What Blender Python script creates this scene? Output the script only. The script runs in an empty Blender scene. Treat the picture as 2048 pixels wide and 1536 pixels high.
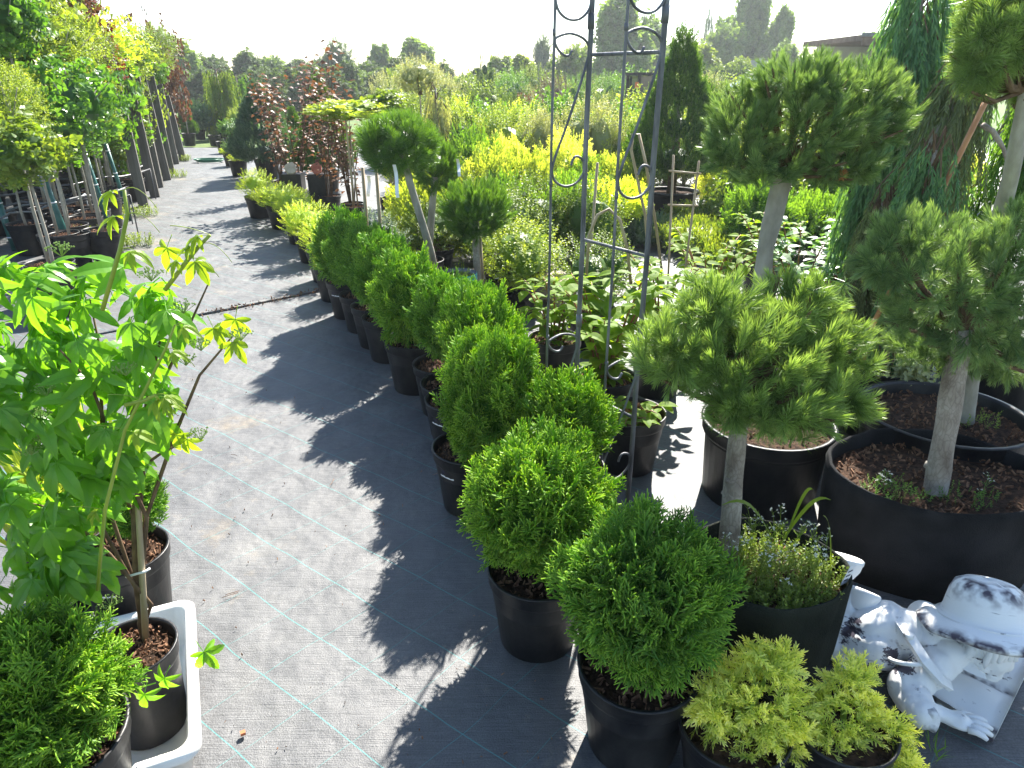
import bpy, bmesh, math, random
import numpy as np
from mathutils import Vector, Matrix, noise
PI = math.pi
rnd = random.Random(7); rng = np.random.default_rng(7)
sc = bpy.context.scene; C = sc.collection

# ------------------------------------------------------------------ camera, sky, sun, exposure
F, TILT, H = 1400.0, math.radians(23.6), 1.6
cd = bpy.data.cameras.new('camera'); cam = bpy.data.objects.new('camera', cd); C.objects.link(cam)
cam.location = (0, 0, H); cam.rotation_euler = (PI/2 - TILT, 0, 0)
cd.sensor_width = 36; cd.lens = 36*F/2048; cd.clip_start = .05; cd.clip_end = 3000
sc.camera = cam
SUN_EL, SUN_AZ = math.radians(43), math.radians(19)      # azimuth measured from +Y towards +X
w = bpy.data.worlds.new("World"); sc.world = w; w.use_nodes = True
nt = w.node_tree; bg = nt.nodes['Background']
sky = nt.nodes.new('ShaderNodeTexSky'); sky.sky_type = 'NISHITA'; sky.sun_disc = False
sky.sun_elevation = SUN_EL; sky.sun_rotation = SUN_AZ; sky.dust_density = 0.3; sky.air_density = 1.0
nt.links.new(sky.outputs[0], bg.inputs[0]); bg.inputs[1].default_value = 0.075
sd = bpy.data.lights.new('sun', 'SUN'); sd.energy = 5.0; sd.angle = math.radians(.53); sd.color = (1, .95, .86)
sun = bpy.data.objects.new('sun', sd); C.objects.link(sun)
sdir = Vector((math.sin(SUN_AZ)*math.cos(SUN_EL), math.cos(SUN_AZ)*math.cos(SUN_EL), math.sin(SUN_EL)))
sun.rotation_euler = sdir.to_track_quat('Z', 'Y').to_euler()
vs = sc.view_settings; vs.view_transform = 'Standard'; vs.look = 'None'; vs.gamma = 1; vs.exposure = 2.0
vs.use_curve_mapping = False
sc.cycles.max_bounces = 8; sc.cycles.transparent_max_bounces = 6
sc.cycles.transmission_bounces = 5; sc.cycles.diffuse_bounces = 4; sc.cycles.glossy_bounces = 2
sc.cycles.use_denoising = True

# ------------------------------------------------------------------ places (a pixel of the photograph turned into a point of the ground or of a height)
def ray(px, py):
    u, v = (px-1024)/F, (py-768)/F
    return Vector((u, math.cos(TILT)-v*math.sin(TILT), -math.sin(TILT)-v*math.cos(TILT)))
def at(px, py, z=0.0):
    r = ray(px, py); s = (z-H)/r.z; return Vector((r.x*s, r.y*s, z))
def atd(px, py, d):
    r = ray(px, py); s = d/r.y; return Vector((r.x*s, d, H+r.z*s))
def V3(*a): return Vector(a)

# ------------------------------------------------------------------ materials
def newmat(name):
    m = bpy.data.materials.new(name); m.use_nodes = True
    t = m.node_tree; t.nodes.clear(); o = t.nodes.new('ShaderNodeOutputMaterial'); return m, t, o
def N(t, typ, **kw):
    n = t.nodes.new(typ)
    for k, v in kw.items(): setattr(n, k, v)
    return n
def ramp(t, stops):
    r = N(t, 'ShaderNodeValToRGB'); e = r.color_ramp.elements
    while len(e) < len(stops): e.new(.5)
    for i, (p, c) in enumerate(stops): e[i].position = p; e[i].color = (*c, 1)
    return r
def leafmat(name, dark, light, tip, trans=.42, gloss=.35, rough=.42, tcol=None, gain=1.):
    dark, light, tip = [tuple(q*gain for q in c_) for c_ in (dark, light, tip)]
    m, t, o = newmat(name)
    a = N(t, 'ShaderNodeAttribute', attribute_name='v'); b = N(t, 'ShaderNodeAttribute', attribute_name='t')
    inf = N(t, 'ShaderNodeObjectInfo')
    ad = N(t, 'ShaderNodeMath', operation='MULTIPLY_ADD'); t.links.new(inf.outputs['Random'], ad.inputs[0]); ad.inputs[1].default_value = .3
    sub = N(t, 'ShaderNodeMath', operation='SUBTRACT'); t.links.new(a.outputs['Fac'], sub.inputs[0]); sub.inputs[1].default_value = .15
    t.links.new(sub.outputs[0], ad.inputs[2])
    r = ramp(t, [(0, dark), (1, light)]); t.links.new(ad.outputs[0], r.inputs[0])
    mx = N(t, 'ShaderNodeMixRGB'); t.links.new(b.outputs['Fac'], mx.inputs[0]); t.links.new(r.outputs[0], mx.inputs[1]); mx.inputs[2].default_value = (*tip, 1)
    p = N(t, 'ShaderNodeBsdfPrincipled'); t.links.new(mx.outputs[0], p.inputs['Base Color'])
    p.inputs['Roughness'].default_value = rough; p.inputs['Specular IOR Level'].default_value = gloss
    tr = N(t, 'ShaderNodeBsdfTranslucent')
    g = N(t, 'ShaderNodeMixRGB', blend_type='MULTIPLY'); g.inputs[0].default_value = 1
    t.links.new(mx.outputs[0], g.inputs[1]); g.inputs[2].default_value = (*(tcol or (1.9, 1.75, .5)), 1)
    t.links.new(g.outputs[0], tr.inputs[0])
    ms = N(t, 'ShaderNodeMixShader'); ms.inputs[0].default_value = trans
    t.links.new(p.outputs[0], ms.inputs[1]); t.links.new(tr.outputs[0], ms.inputs[2]); t.links.new(ms.outputs[0], o.inputs[0])
    return m
def mat(name, c1, c2=None, rough=.6, spec=.4, scale=20, bump=.0, bscale=80, stretch=(1, 1, 1), metal=0, lo=.35, hi=.65):
    m, t, o = newmat(name); c2 = c2 or c1
    tc = N(t, 'ShaderNodeTexCoord'); mp = N(t, 'ShaderNodeMapping'); mp.inputs['Scale'].default_value = stretch
    t.links.new(tc.outputs['Object'], mp.inputs[0])
    n = N(t, 'ShaderNodeTexNoise'); n.inputs['Scale'].default_value = scale; n.inputs['Detail'].default_value = 6
    t.links.new(mp.outputs[0], n.inputs['Vector'])
    r = ramp(t, [(lo, c1), (hi, c2)]); t.links.new(n.outputs[0], r.inputs[0])
    p = N(t, 'ShaderNodeBsdfPrincipled'); t.links.new(r.outputs[0], p.inputs['Base Color'])
    p.inputs['Roughness'].default_value = rough; p.inputs['Specular IOR Level'].default_value = spec; p.inputs['Metallic'].default_value = metal
    if bump:
        n2 = N(t, 'ShaderNodeTexNoise'); n2.inputs['Scale'].default_value = bscale; n2.inputs['Detail'].default_value = 4
        t.links.new(mp.outputs[0], n2.inputs['Vector'])
        b = N(t, 'ShaderNodeBump'); b.inputs['Strength'].default_value = bump; b.inputs['Distance'].default_value = .01
        t.links.new(n2.outputs[0], b.inputs['Height']); t.links.new(b.outputs[0], p.inputs['Normal'])
    t.links.new(p.outputs[0], o.inputs[0]); return m

M = {}
M['thuja'] = leafmat('thuja_leaf', (.045, .12, .012), (.10, .22, .018), (.27, .37, .05), .4, .25, .5, gain=1.6)
M['thuja_d'] = leafmat('thuja_leaf_deep', (.038, .11, .014), (.085, .20, .022), (.23, .34, .05), .4, .25, .5, gain=1.6)
M['pine'] = leafmat('pine_needle', (.045, .09, .02), (.10, .165, .035), (.21, .29, .08), .28, .45, .42, (1.55, 1.5, .65), gain=1.75)
M['pine_d'] = leafmat('pine_needle_dark', (.032, .07, .024), (.075, .13, .038), (.17, .235, .08), .27, .45, .42, (1.5, 1.5, .65), gain=1.9)
M['mugo'] = leafmat('mugo_needle', (.025, .07, .02), (.055, .13, .025), (.12, .22, .03), .28, .4, .4, gain=1.5)
M['creeper'] = leafmat('creeper_leaf', (.05, .15, .015), (.11, .25, .022), (.18, .33, .025), .5, .5, .35, gain=1.45)
M['creeper_y'] = leafmat('creeper_young_leaf', (.16, .26, .02), (.22, .33, .03), (.25, .34, .03), .5, .4, .4)
M['golden'] = leafmat('golden_spruce_needle', (.20, .28, .05), (.42, .48, .11), (.66, .64, .24), .42, .3, .45, gain=1.45)
M['spirea'] = leafmat('golden_shrub_leaf', (.24, .34, .04), (.42, .50, .07), (.55, .58, .10), .45, .3, .45, gain=1.3)
M['dog'] = leafmat('dogwood_leaf', (.08, .18, .018), (.19, .30, .03), (.26, .36, .045), .55, .14, .55)
M['dog_d'] = leafmat('dark_shrub_leaf', (.03, .10, .02), (.08, .18, .03), (.12, .24, .04), .42, .55, .35, gain=1.3)
M['bush'] = leafmat('bush_leaf', (.07, .15, .03), (.18, .26, .04), (.28, .34, .06), .42, .4, .45)
M['bush_y'] = leafmat('yellow_bush_leaf', (.15, .25, .04), (.30, .38, .07), (.42, .47, .11), .42, .3, .45)
M['bush_p'] = leafmat('pale_bush_leaf', (.22, .27, .13), (.40, .43, .24), (.5, .5, .32), .35, .4, .5)
M['bush_g'] = leafmat('green_bush_leaf', (.035, .11, .02), (.09, .19, .03), (.16, .27, .04), .42, .4, .45, gain=1.3)
M['grey'] = leafmat('grey_green_leaf', (.06, .12, .08), (.14, .21, .14), (.22, .28, .18), .3, .35, .5)
M['blue'] = leafmat('blue_spruce_needle', (.03, .075, .05), (.07, .14, .09), (.12, .2, .12), .22, .4, .5, gain=1.3)
M['cone'] = leafmat('cone_spruce_needle', (.02, .07, .018), (.06, .14, .025), (.13, .23, .04), .3, .3, .5, gain=1.05)
M['weep'] = leafmat('weeping_needle', (.03, .085, .04), (.07, .155, .065), (.12, .22, .075), .28, .35, .5, gain=1.75)
M['weep_o'] = leafmat('weeping_olive_needle', (.05, .075, .035), (.13, .17, .075), (.2, .24, .11), .28, .3, .55, gain=1.2)
M['copper'] = leafmat('copper_leaf', (.085, .04, .03), (.18, .085, .055), (.24, .17, .08), .32, .35, .5, (1.3, .95, .55))
M['red'] = leafmat('red_leaf', (.10, .02, .018), (.22, .055, .04), (.28, .13, .05), .36, .5, .35, (1.7, .8, .5))
M['hedge'] = leafmat('hedge_leaf', (.045, .09, .03), (.09, .15, .045), (.13, .2, .06), .32, .25, .6)
M['far'] = leafmat('far_tree_leaf', (.07, .14, .045), (.15, .25, .08), (.24, .34, .11), .4, .3, .55)
M['far_d'] = leafmat('far_conifer_needle', (.05, .10, .06), (.10, .16, .09), (.14, .2, .11), .3, .3, .6)
M['bare'] = leafmat('dry_twig', (.13, .09, .06), (.28, .21, .14), (.3, .25, .17), .05, .2, .7)
M['flower'] = leafmat('small_white_flower', (.6, .62, .5), (.8, .8, .72), (.8, .8, .7), .35, .3, .6, (1, 1, 1))
M['bud'] = leafmat('green_flower_bud', (.16, .27, .06), (.30, .40, .12), (.34, .42, .14), .25, .4, .5)
M['yucca'] = leafmat('yucca_blade', (.05, .13, .03), (.09, .18, .04), (.55, .52, .16), .35, .5, .35)
M['bark'] = mat('pine_bark', (.20, .165, .125), (.42, .38, .31), .85, .2, 22, .9, 60, (1, 1, .35))
M['bark_g'] = mat('smooth_grey_bark', (.22, .20, .16), (.40, .37, .31), .8, .25, 14, .5, 70, (1, 1, .5))
M['twig'] = mat('brown_twig', (.09, .055, .035), (.18, .12, .07), .8, .2, 30)
M['cane'] = mat('bamboo_cane', (.26, .19, .11), (.45, .36, .23), .5, .4, 18, .2, 60, (1, 1, .2))
M['ocane'] = mat('orange_cane', (.35, .14, .05), (.5, .24, .09), .5, .4, 18)
M['stem_g'] = mat('green_stem', (.20, .28, .03), (.32, .38, .05), .45, .5, 15)
M['stem_r'] = mat('red_stem', (.22, .07, .04), (.34, .14, .06), .5, .4, 15)
M['pot'] = mat('black_plastic', (.008, .008, .010), (.045, .042, .040), .42, .35, 14, .15, 40, (1, 1, .5), 0, .42, .8)
M['potg'] = mat('grey_plastic', (.10, .11, .12), (.17, .18, .19), .5, .45, 9, .1, 40)
M['fpot'] = mat('black_felt', (.012, .012, .013), (.03, .03, .031), .95, .12, 6, .6, 260)
M['fpot_g'] = mat('dark_green_felt', (.013, .016, .012), (.030, .034, .026), .95, .12, 6, .6, 260)
M['terra'] = mat('terracotta', (.42, .13, .06), (.55, .20, .10), .8, .2, 8)
M['soil'] = mat('bark_soil', (.02, .012, .008), (.075, .042, .026), .95, .15, 60, 1.0, 90)
M['tag'] = mat('white_label', (.72, .73, .76), (.8, .8, .82), .5, .3, 8)
M['ink'] = mat('label_ink', (.03, .03, .06), None, .6, .2)
M['white'] = mat('white_plastic', (.60, .59, .56), (.80, .79, .76), .35, .4, 5, .05, 20)
M['iron'] = mat('weathered_steel', (.07, .073, .082), (.20, .205, .22), .55, .5, 26, .3, 90, (1, 1, .25), .35)
M['wood'] = mat('weathered_post_wood', (.085, .078, .068), (.17, .16, .145), .85, .2, 10, .5, 60, (1, 1, .08))
M['crate'] = mat('crate_wood', (.22, .17, .12), (.42, .36, .28), .8, .2, 8, .4, 50, (.15, 1, 1))
M['greenm'] = mat('green_painted_steel', (.012, .085, .075), (.03, .13, .11), .4, .5, 12, .05, 40)
M['hose'] = mat('black_hose', (.05, .05, .055), (.12, .12, .125), .4, .5, 10)
M['ghose'] = mat('green_hose', (.02, .16, .10), (.05, .22, .13), .4, .5, 10)
M['teal'] = mat('teal_cord', (.02, .35, .33), (.08, .45, .42), .5, .4, 10)
M['carw'] = mat('white_car_paint', (.72, .74, .76), (.76, .78, .8), .25, .5, 3)
M['glass'] = mat('dark_car_glass', (.03, .045, .05), (.05, .065, .07), .08, .7, 3)
M['rubber'] = mat('black_rubber', (.015, .015, .016), (.03, .03, .03), .8, .3, 10)
M['mach'] = mat('yellow_machine_paint', (.55, .40, .06), (.6, .45, .1), .4, .5, 4)
M['orange'] = mat('orange_lamp', (.6, .12, .02), None, .4, .5)
M['concrete'] = mat('concrete_panel', (.28, .28, .28), (.40, .40, .39), .9, .2, 3, .3, 20)
M['roof'] = mat('brown_roof', (.10, .065, .05), (.17, .12, .09), .8, .3, 6)
M['plaster'] = mat('pale_plaster', (.36, .36, .36), (.45, .45, .45), .9, .2, 3)
M['stone'] = mat('pale_stone', (.45, .38, .28), (.62, .54, .42), .85, .2, 12, .5, 40)
M['brick'] = mat('red_stone', (.38, .12, .08), (.5, .2, .14), .85, .2, 12, .5, 40)

def bark_mat(name, c1, c2, sc_=62):
    m, t, o = newmat(name); tc = N(t, 'ShaderNodeTexCoord'); mp = N(t, 'ShaderNodeMapping'); mp.inputs['Scale'].default_value = (1, 1, .55); t.links.new(tc.outputs['Object'], mp.inputs[0])
    nz = N(t, 'ShaderNodeTexNoise'); nz.inputs['Scale'].default_value = 25; t.links.new(mp.outputs[0], nz.inputs['Vector'])
    ma = N(t, 'ShaderNodeVectorMath', operation='MULTIPLY_ADD'); t.links.new(nz.outputs['Color'], ma.inputs[0]); ma.inputs[1].default_value = (.07, .07, .07); t.links.new(mp.outputs[0], ma.inputs[2])
    v = N(t, 'ShaderNodeTexVoronoi', feature='DISTANCE_TO_EDGE'); v.inputs['Scale'].default_value = sc_; t.links.new(ma.outputs[0], v.inputs['Vector'])
    n = N(t, 'ShaderNodeTexNoise'); n.inputs['Scale'].default_value = 12; n.inputs['Detail'].default_value = 8; t.links.new(mp.outputs[0], n.inputs['Vector'])
    r = ramp(t, [(.32, c1), (.66, c2)]); t.links.new(n.outputs[0], r.inputs[0])
    e = ramp(t, [(.0, (.5, .46, .42)), (.16, (1, 1, 1))]); t.links.new(v.outputs['Distance'], e.inputs[0])
    mx = N(t, 'ShaderNodeMixRGB', blend_type='MULTIPLY'); mx.inputs[0].default_value = .5; t.links.new(r.outputs[0], mx.inputs[1]); t.links.new(e.outputs[0], mx.inputs[2])
    p = N(t, 'ShaderNodeBsdfPrincipled'); t.links.new(mx.outputs[0], p.inputs['Base Color']); p.inputs['Roughness'].default_value = .9
    b = N(t, 'ShaderNodeBump'); b.inputs['Strength'].default_value = .55; b.inputs['Distance'].default_value = .004; t.links.new(e.outputs[0], b.inputs['Height']); t.links.new(b.outputs[0], p.inputs['Normal'])
    t.links.new(p.outputs[0], o.inputs[0]); return m
M['bark'] = bark_mat('pine_bark_flaking', (.17, .13, .10), (.44, .39, .33))
# white painted plaster with dark patina rubbed into the hollows and streaks
def statue_mat(spots=()):
    m, t, o = newmat('white_statue_paint')
    tc = N(t, 'ShaderNodeTexCoord'); g = N(t, 'ShaderNodeNewGeometry')
    n = N(t, 'ShaderNodeTexNoise'); n.inputs['Scale'].default_value = 16; n.inputs['Detail'].default_value = 7; n.inputs['Roughness'].default_value = .62
    mp = N(t, 'ShaderNodeMapping'); mp.inputs['Scale'].default_value = (1, 1, 2.6); t.links.new(tc.outputs['Object'], mp.inputs[0]); t.links.new(mp.outputs[0], n.inputs['Vector'])
    pr = ramp(t, [(.462, (1, 1, 1)), (.488, (0, 0, 0))]); t.links.new(g.outputs['Pointiness'], pr.inputs[0])
    nr = ramp(t, [(.30, (1, 1, 1)), (.37, (0, 0, 0))]); t.links.new(n.outputs[0], nr.inputs[0])
    ad = N(t, 'ShaderNodeMath', operation='MULTIPLY'); t.links.new(pr.outputs[0], ad.inputs[0])
    n2 = N(t, 'ShaderNodeTexNoise'); n2.inputs['Scale'].default_value = 30; t.links.new(tc.outputs['Object'], n2.inputs['Vector'])
    r2 = ramp(t, [(.38, (0, 0, 0)), (.6, (1, 1, 1))]); t.links.new(n2.outputs[0], r2.inputs[0]); t.links.new(r2.outputs[0], ad.inputs[1])
    mx = N(t, 'ShaderNodeMath', operation='MAXIMUM'); t.links.new(ad.outputs[0], mx.inputs[0]); t.links.new(nr.outputs[0], mx.inputs[1])
    for p_, r_ in [(p_, r_*1.38) for p_, r_ in spots]:      # patches of dark wash, each with its own place on the figure
        dn = N(t, 'ShaderNodeVectorMath', operation='DISTANCE'); t.links.new(tc.outputs['Object'], dn.inputs[0]); dn.inputs[1].default_value = tuple(p_)
        ns = N(t, 'ShaderNodeTexNoise'); ns.inputs['Scale'].default_value = 42; ns.inputs['Detail'].default_value = 6; ns.inputs['Roughness'].default_value = .7; t.links.new(mp.outputs[0], ns.inputs['Vector'])
        m1 = N(t, 'ShaderNodeMath', operation='MULTIPLY_ADD'); t.links.new(ns.outputs[0], m1.inputs[0]); m1.inputs[1].default_value = r_*2.6; t.links.new(dn.outputs['Value'], m1.inputs[2])
        mr = N(t, 'ShaderNodeMapRange'); t.links.new(m1.outputs[0], mr.inputs[0]); mr.inputs[1].default_value = r_*2.3; mr.inputs[2].default_value = r_*2.45; mr.inputs[3].default_value = 1; mr.inputs[4].default_value = 0
        m3 = N(t, 'ShaderNodeMath', operation='MAXIMUM'); t.links.new(mx.outputs[0], m3.inputs[0]); t.links.new(mr.outputs[0], m3.inputs[1]); mx = m3
    c = N(t, 'ShaderNodeMixRGB'); t.links.new(mx.outputs[0], c.inputs[0]); c.inputs[1].default_value = (.78, .79, .78, 1); c.inputs[2].default_value = (.06, .05, .07, 1)
    p = N(t, 'ShaderNodeBsdfPrincipled'); t.links.new(c.outputs[0], p.inputs['Base Color']); p.inputs['Roughness'].default_value = .5
    b = N(t, 'ShaderNodeBump'); b.inputs['Strength'].default_value = .25; b.inputs['Distance'].default_value = .004
    t.links.new(n.outputs[0], b.inputs['Height']); t.links.new(b.outputs[0], p.inputs['Normal'])
    t.links.new(p.outputs[0], o.inputs[0]); return m
M['statue'] = statue_mat()

# woven ground cover: black tape weave bleached by dust, teal marking threads in two directions
def fabric_mat():
    m, t, o = newmat('woven_ground_cover')
    L = t.links.new
    tc = N(t, 'ShaderNodeTexCoord')
    wob = N(t, 'ShaderNodeTexNoise'); wob.inputs['Scale'].default_value = 2.2; wob.inputs['Detail'].default_value = 2; L(tc.outputs['Object'], wob.inputs['Vector'])
    sc_ = N(t, 'ShaderNodeVectorMath', operation='MULTIPLY_ADD'); L(wob.outputs['Color'], sc_.inputs[0]); sc_.inputs[1].default_value = (.045, .045, 0); L(tc.outputs['Object'], sc_.inputs[2])
    def coord(ang, off):
        d = N(t, 'ShaderNodeVectorMath', operation='DOT_PRODUCT'); L(sc_.outputs[0], d.inputs[0])
        d.inputs[1].default_value = (math.cos(ang), math.sin(ang), 0)
        a = N(t, 'ShaderNodeMath', operation='ADD'); L(d.outputs['Value'], a.inputs[0]); a.inputs[1].default_value = off + 50*.19
        return a
    def lines(c, sp, wd):
        f = N(t, 'ShaderNodeMath', operation='PINGPONG'); L(c.outputs[0], f.inputs[0]); f.inputs[1].default_value = sp/2
        r = N(t, 'ShaderNodeMapRange'); L(f.outputs[0], r.inputs[0]); r.inputs[1].default_value = wd*.6; r.inputs[2].default_value = wd*1.1
        r.inputs[3].default_value = 1; r.inputs[4].default_value = 0; return r
    nA, nB = math.radians(90-37.0), math.radians(47.5+90)
    ca = coord(nA, OFFA); cb = coord(nB, OFFB)
    la = lines(ca, .195, .0019); lb = lines(cb, .19, .0011)
    # fading of the thread
    br = N(t, 'ShaderNodeTexNoise'); br.inputs['Scale'].default_value = 9; L(tc.outputs['Object'], br.inputs['Vector'])
    brr = ramp(t, [(.35, (.35, .35, .35)), (.6, (1, 1, 1))]); L(br.outputs[0], brr.inputs[0])
    lbm = N(t, 'ShaderNodeMath', operation='MULTIPLY'); L(lb.outputs[0], lbm.inputs[0]); L(brr.outputs[0], lbm.inputs[1])
    mxl = N(t, 'ShaderNodeMath', operation='MAXIMUM'); L(la.outputs[0], mxl.inputs[0]); L(lbm.outputs[0], mxl.inputs[1])
    # dust and stains
    n1 = N(t, 'ShaderNodeTexNoise'); n1.inputs['Scale'].default_value = 1.7; n1.inputs['Detail'].default_value = 8; n1.inputs['Roughness'].default_value = .65; L(tc.outputs['Object'], n1.inputs['Vector'])
    mpz = N(t, 'ShaderNodeMapping'); mpz.inputs['Rotation'].default_value = (0, 0, -math.radians(48)); mpz.inputs['Scale'].default_value = (6, 160, 1); L(tc.outputs['Object'], mpz.inputs[0])
    n2 = N(t, 'ShaderNodeTexNoise'); n2.inputs['Scale'].default_value = 1.6; n2.inputs['Detail'].default_value = 3; L(mpz.outputs[0], n2.inputs['Vector'])
    n3 = N(t, 'ShaderNodeTexNoise'); n3.inputs['Scale'].default_value = 240; n3.inputs['Detail'].default_value = 2; L(tc.outputs['Object'], n3.inputs['Vector'])
    r1 = ramp(t, [(.3, (.074, .075, .078)), (.55, (.098, .099, .102)), (.75, (.14, .138, .132))]); L(n1.outputs[0], r1.inputs[0])
    m1 = N(t, 'ShaderNodeMixRGB', blend_type='OVERLAY'); m1.inputs[0].default_value = .55; L(r1.outputs[0], m1.inputs[1]); L(n2.outputs[0], m1.inputs[2])
    m2 = N(t, 'ShaderNodeMixRGB', blend_type='OVERLAY'); m2.inputs[0].default_value = .6; L(m1.outputs[0], m2.inputs[1]); L(n3.outputs[0], m2.inputs[2])
    # sand spills
    n4 = N(t, 'ShaderNodeTexNoise'); n4.inputs['Scale'].default_value = 1.15; n4.inputs['Detail'].default_value = 10; n4.inputs['Roughness'].default_value = .75; L(tc.outputs['Object'], n4.inputs['Vector'])
    r4 = ramp(t, [(.575, (0, 0, 0)), (.68, (.75, .75, .75))]); L(n4.outputs[0], r4.inputs[0])
    m3 = N(t, 'ShaderNodeMixRGB'); L(r4.outputs[0], m3.inputs[0]); L(m2.outputs[0], m3.inputs[1]); m3.inputs[2].default_value = (.22, .18, .13, 1)
    m4 = N(t, 'ShaderNodeMixRGB'); L(mxl.outputs[0], m4.inputs[0]); L(m3.outputs[0], m4.inputs[1]); m4.inputs[2].default_value = (.07, .20, .195, 1)
    p = N(t, 'ShaderNodeBsdfPrincipled'); L(m4.outputs[0], p.inputs['Base Color']); p.inputs['Roughness'].default_value = .6; p.inputs['Specular IOR Level'].default_value = .55
    b = N(t, 'ShaderNodeBump'); b.inputs['Strength'].default_value = .5; b.inputs['Distance'].default_value = .004
    ah = N(t, 'ShaderNodeMath', operation='MULTIPLY_ADD'); L(n3.outputs[0], ah.inputs[0]); ah.inputs[1].default_value = .8; L(n2.outputs[0], ah.inputs[2])
    L(ah.outputs[0], b.inputs['Height'])
    b2 = N(t, 'ShaderNodeBump'); b2.inputs['Strength'].default_value = .5; b2.inputs['Distance'].default_value = .05
    n5 = N(t, 'ShaderNodeTexNoise'); n5.inputs['Scale'].default_value = 5; n5.inputs['Detail'].default_value = 3; L(tc.outputs['Object'], n5.inputs['Vector']); L(n5.outputs[0], b2.inputs['Height'])
    L(b.outputs[0], b2.inputs['Normal']); L(b2.outputs[0], p.inputs['Normal'])
    L(p.outputs[0], o.inputs[0]); return m
gA = at(454.5, 1289.7); aA = math.radians(90-37.0); aB = math.radians(47.5+90)
OFFA = -(gA.x*math.cos(aA)+gA.y*math.sin(aA)) - .022*0; OFFB = -(gA.x*math.cos(aB)+gA.y*math.sin(aB))
OFFA -= .0225*math.cos(aA)+.0225*math.sin(aA); OFFB -= .0225*math.cos(aB)+.0225*math.sin(aB)
OFFA = OFFA % .195 - 50*.19 % .195; OFFB = OFFB % .19 - 50*.19 % .19
M['fabric'] = fabric_mat()
M['grass'] = mat('mown_grass', (.05, .10, .025), (.13, .17, .05), .9, .2, 3, .5, 40)

# ------------------------------------------------------------------ object helpers
def tag(o, label=None, cat=None, group=None, kind=None):
    if label: o['label'] = label
    if cat: o['category'] = cat
    if group: o['group'] = group
    if kind: o['kind'] = kind
    return o
def thing(name, label, cat, loc=(0, 0, 0), rz=0, group=None, s=1):
    o = bpy.data.objects.new(name, None); o.empty_display_size = .1; C.objects.link(o)
    o.location = loc; o.rotation_euler = (0, 0, rz); o.scale = (s, s, s) if not hasattr(s, '__len__') else s
    return tag(o, label, cat, group)
def link(name, me, parent=None, loc=(0, 0, 0), rz=0, s=None, m=None):
    o = bpy.data.objects.new(name, me); C.objects.link(o); o.parent = parent; o.location = loc; o.rotation_euler = (0, 0, rz)
    if s is not None: o.scale = (s, s, s) if not hasattr(s, '__len__') else s
    if m: o.material_slots[0].link = 'OBJECT'; o.material_slots[0].material = m
    return o

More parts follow.
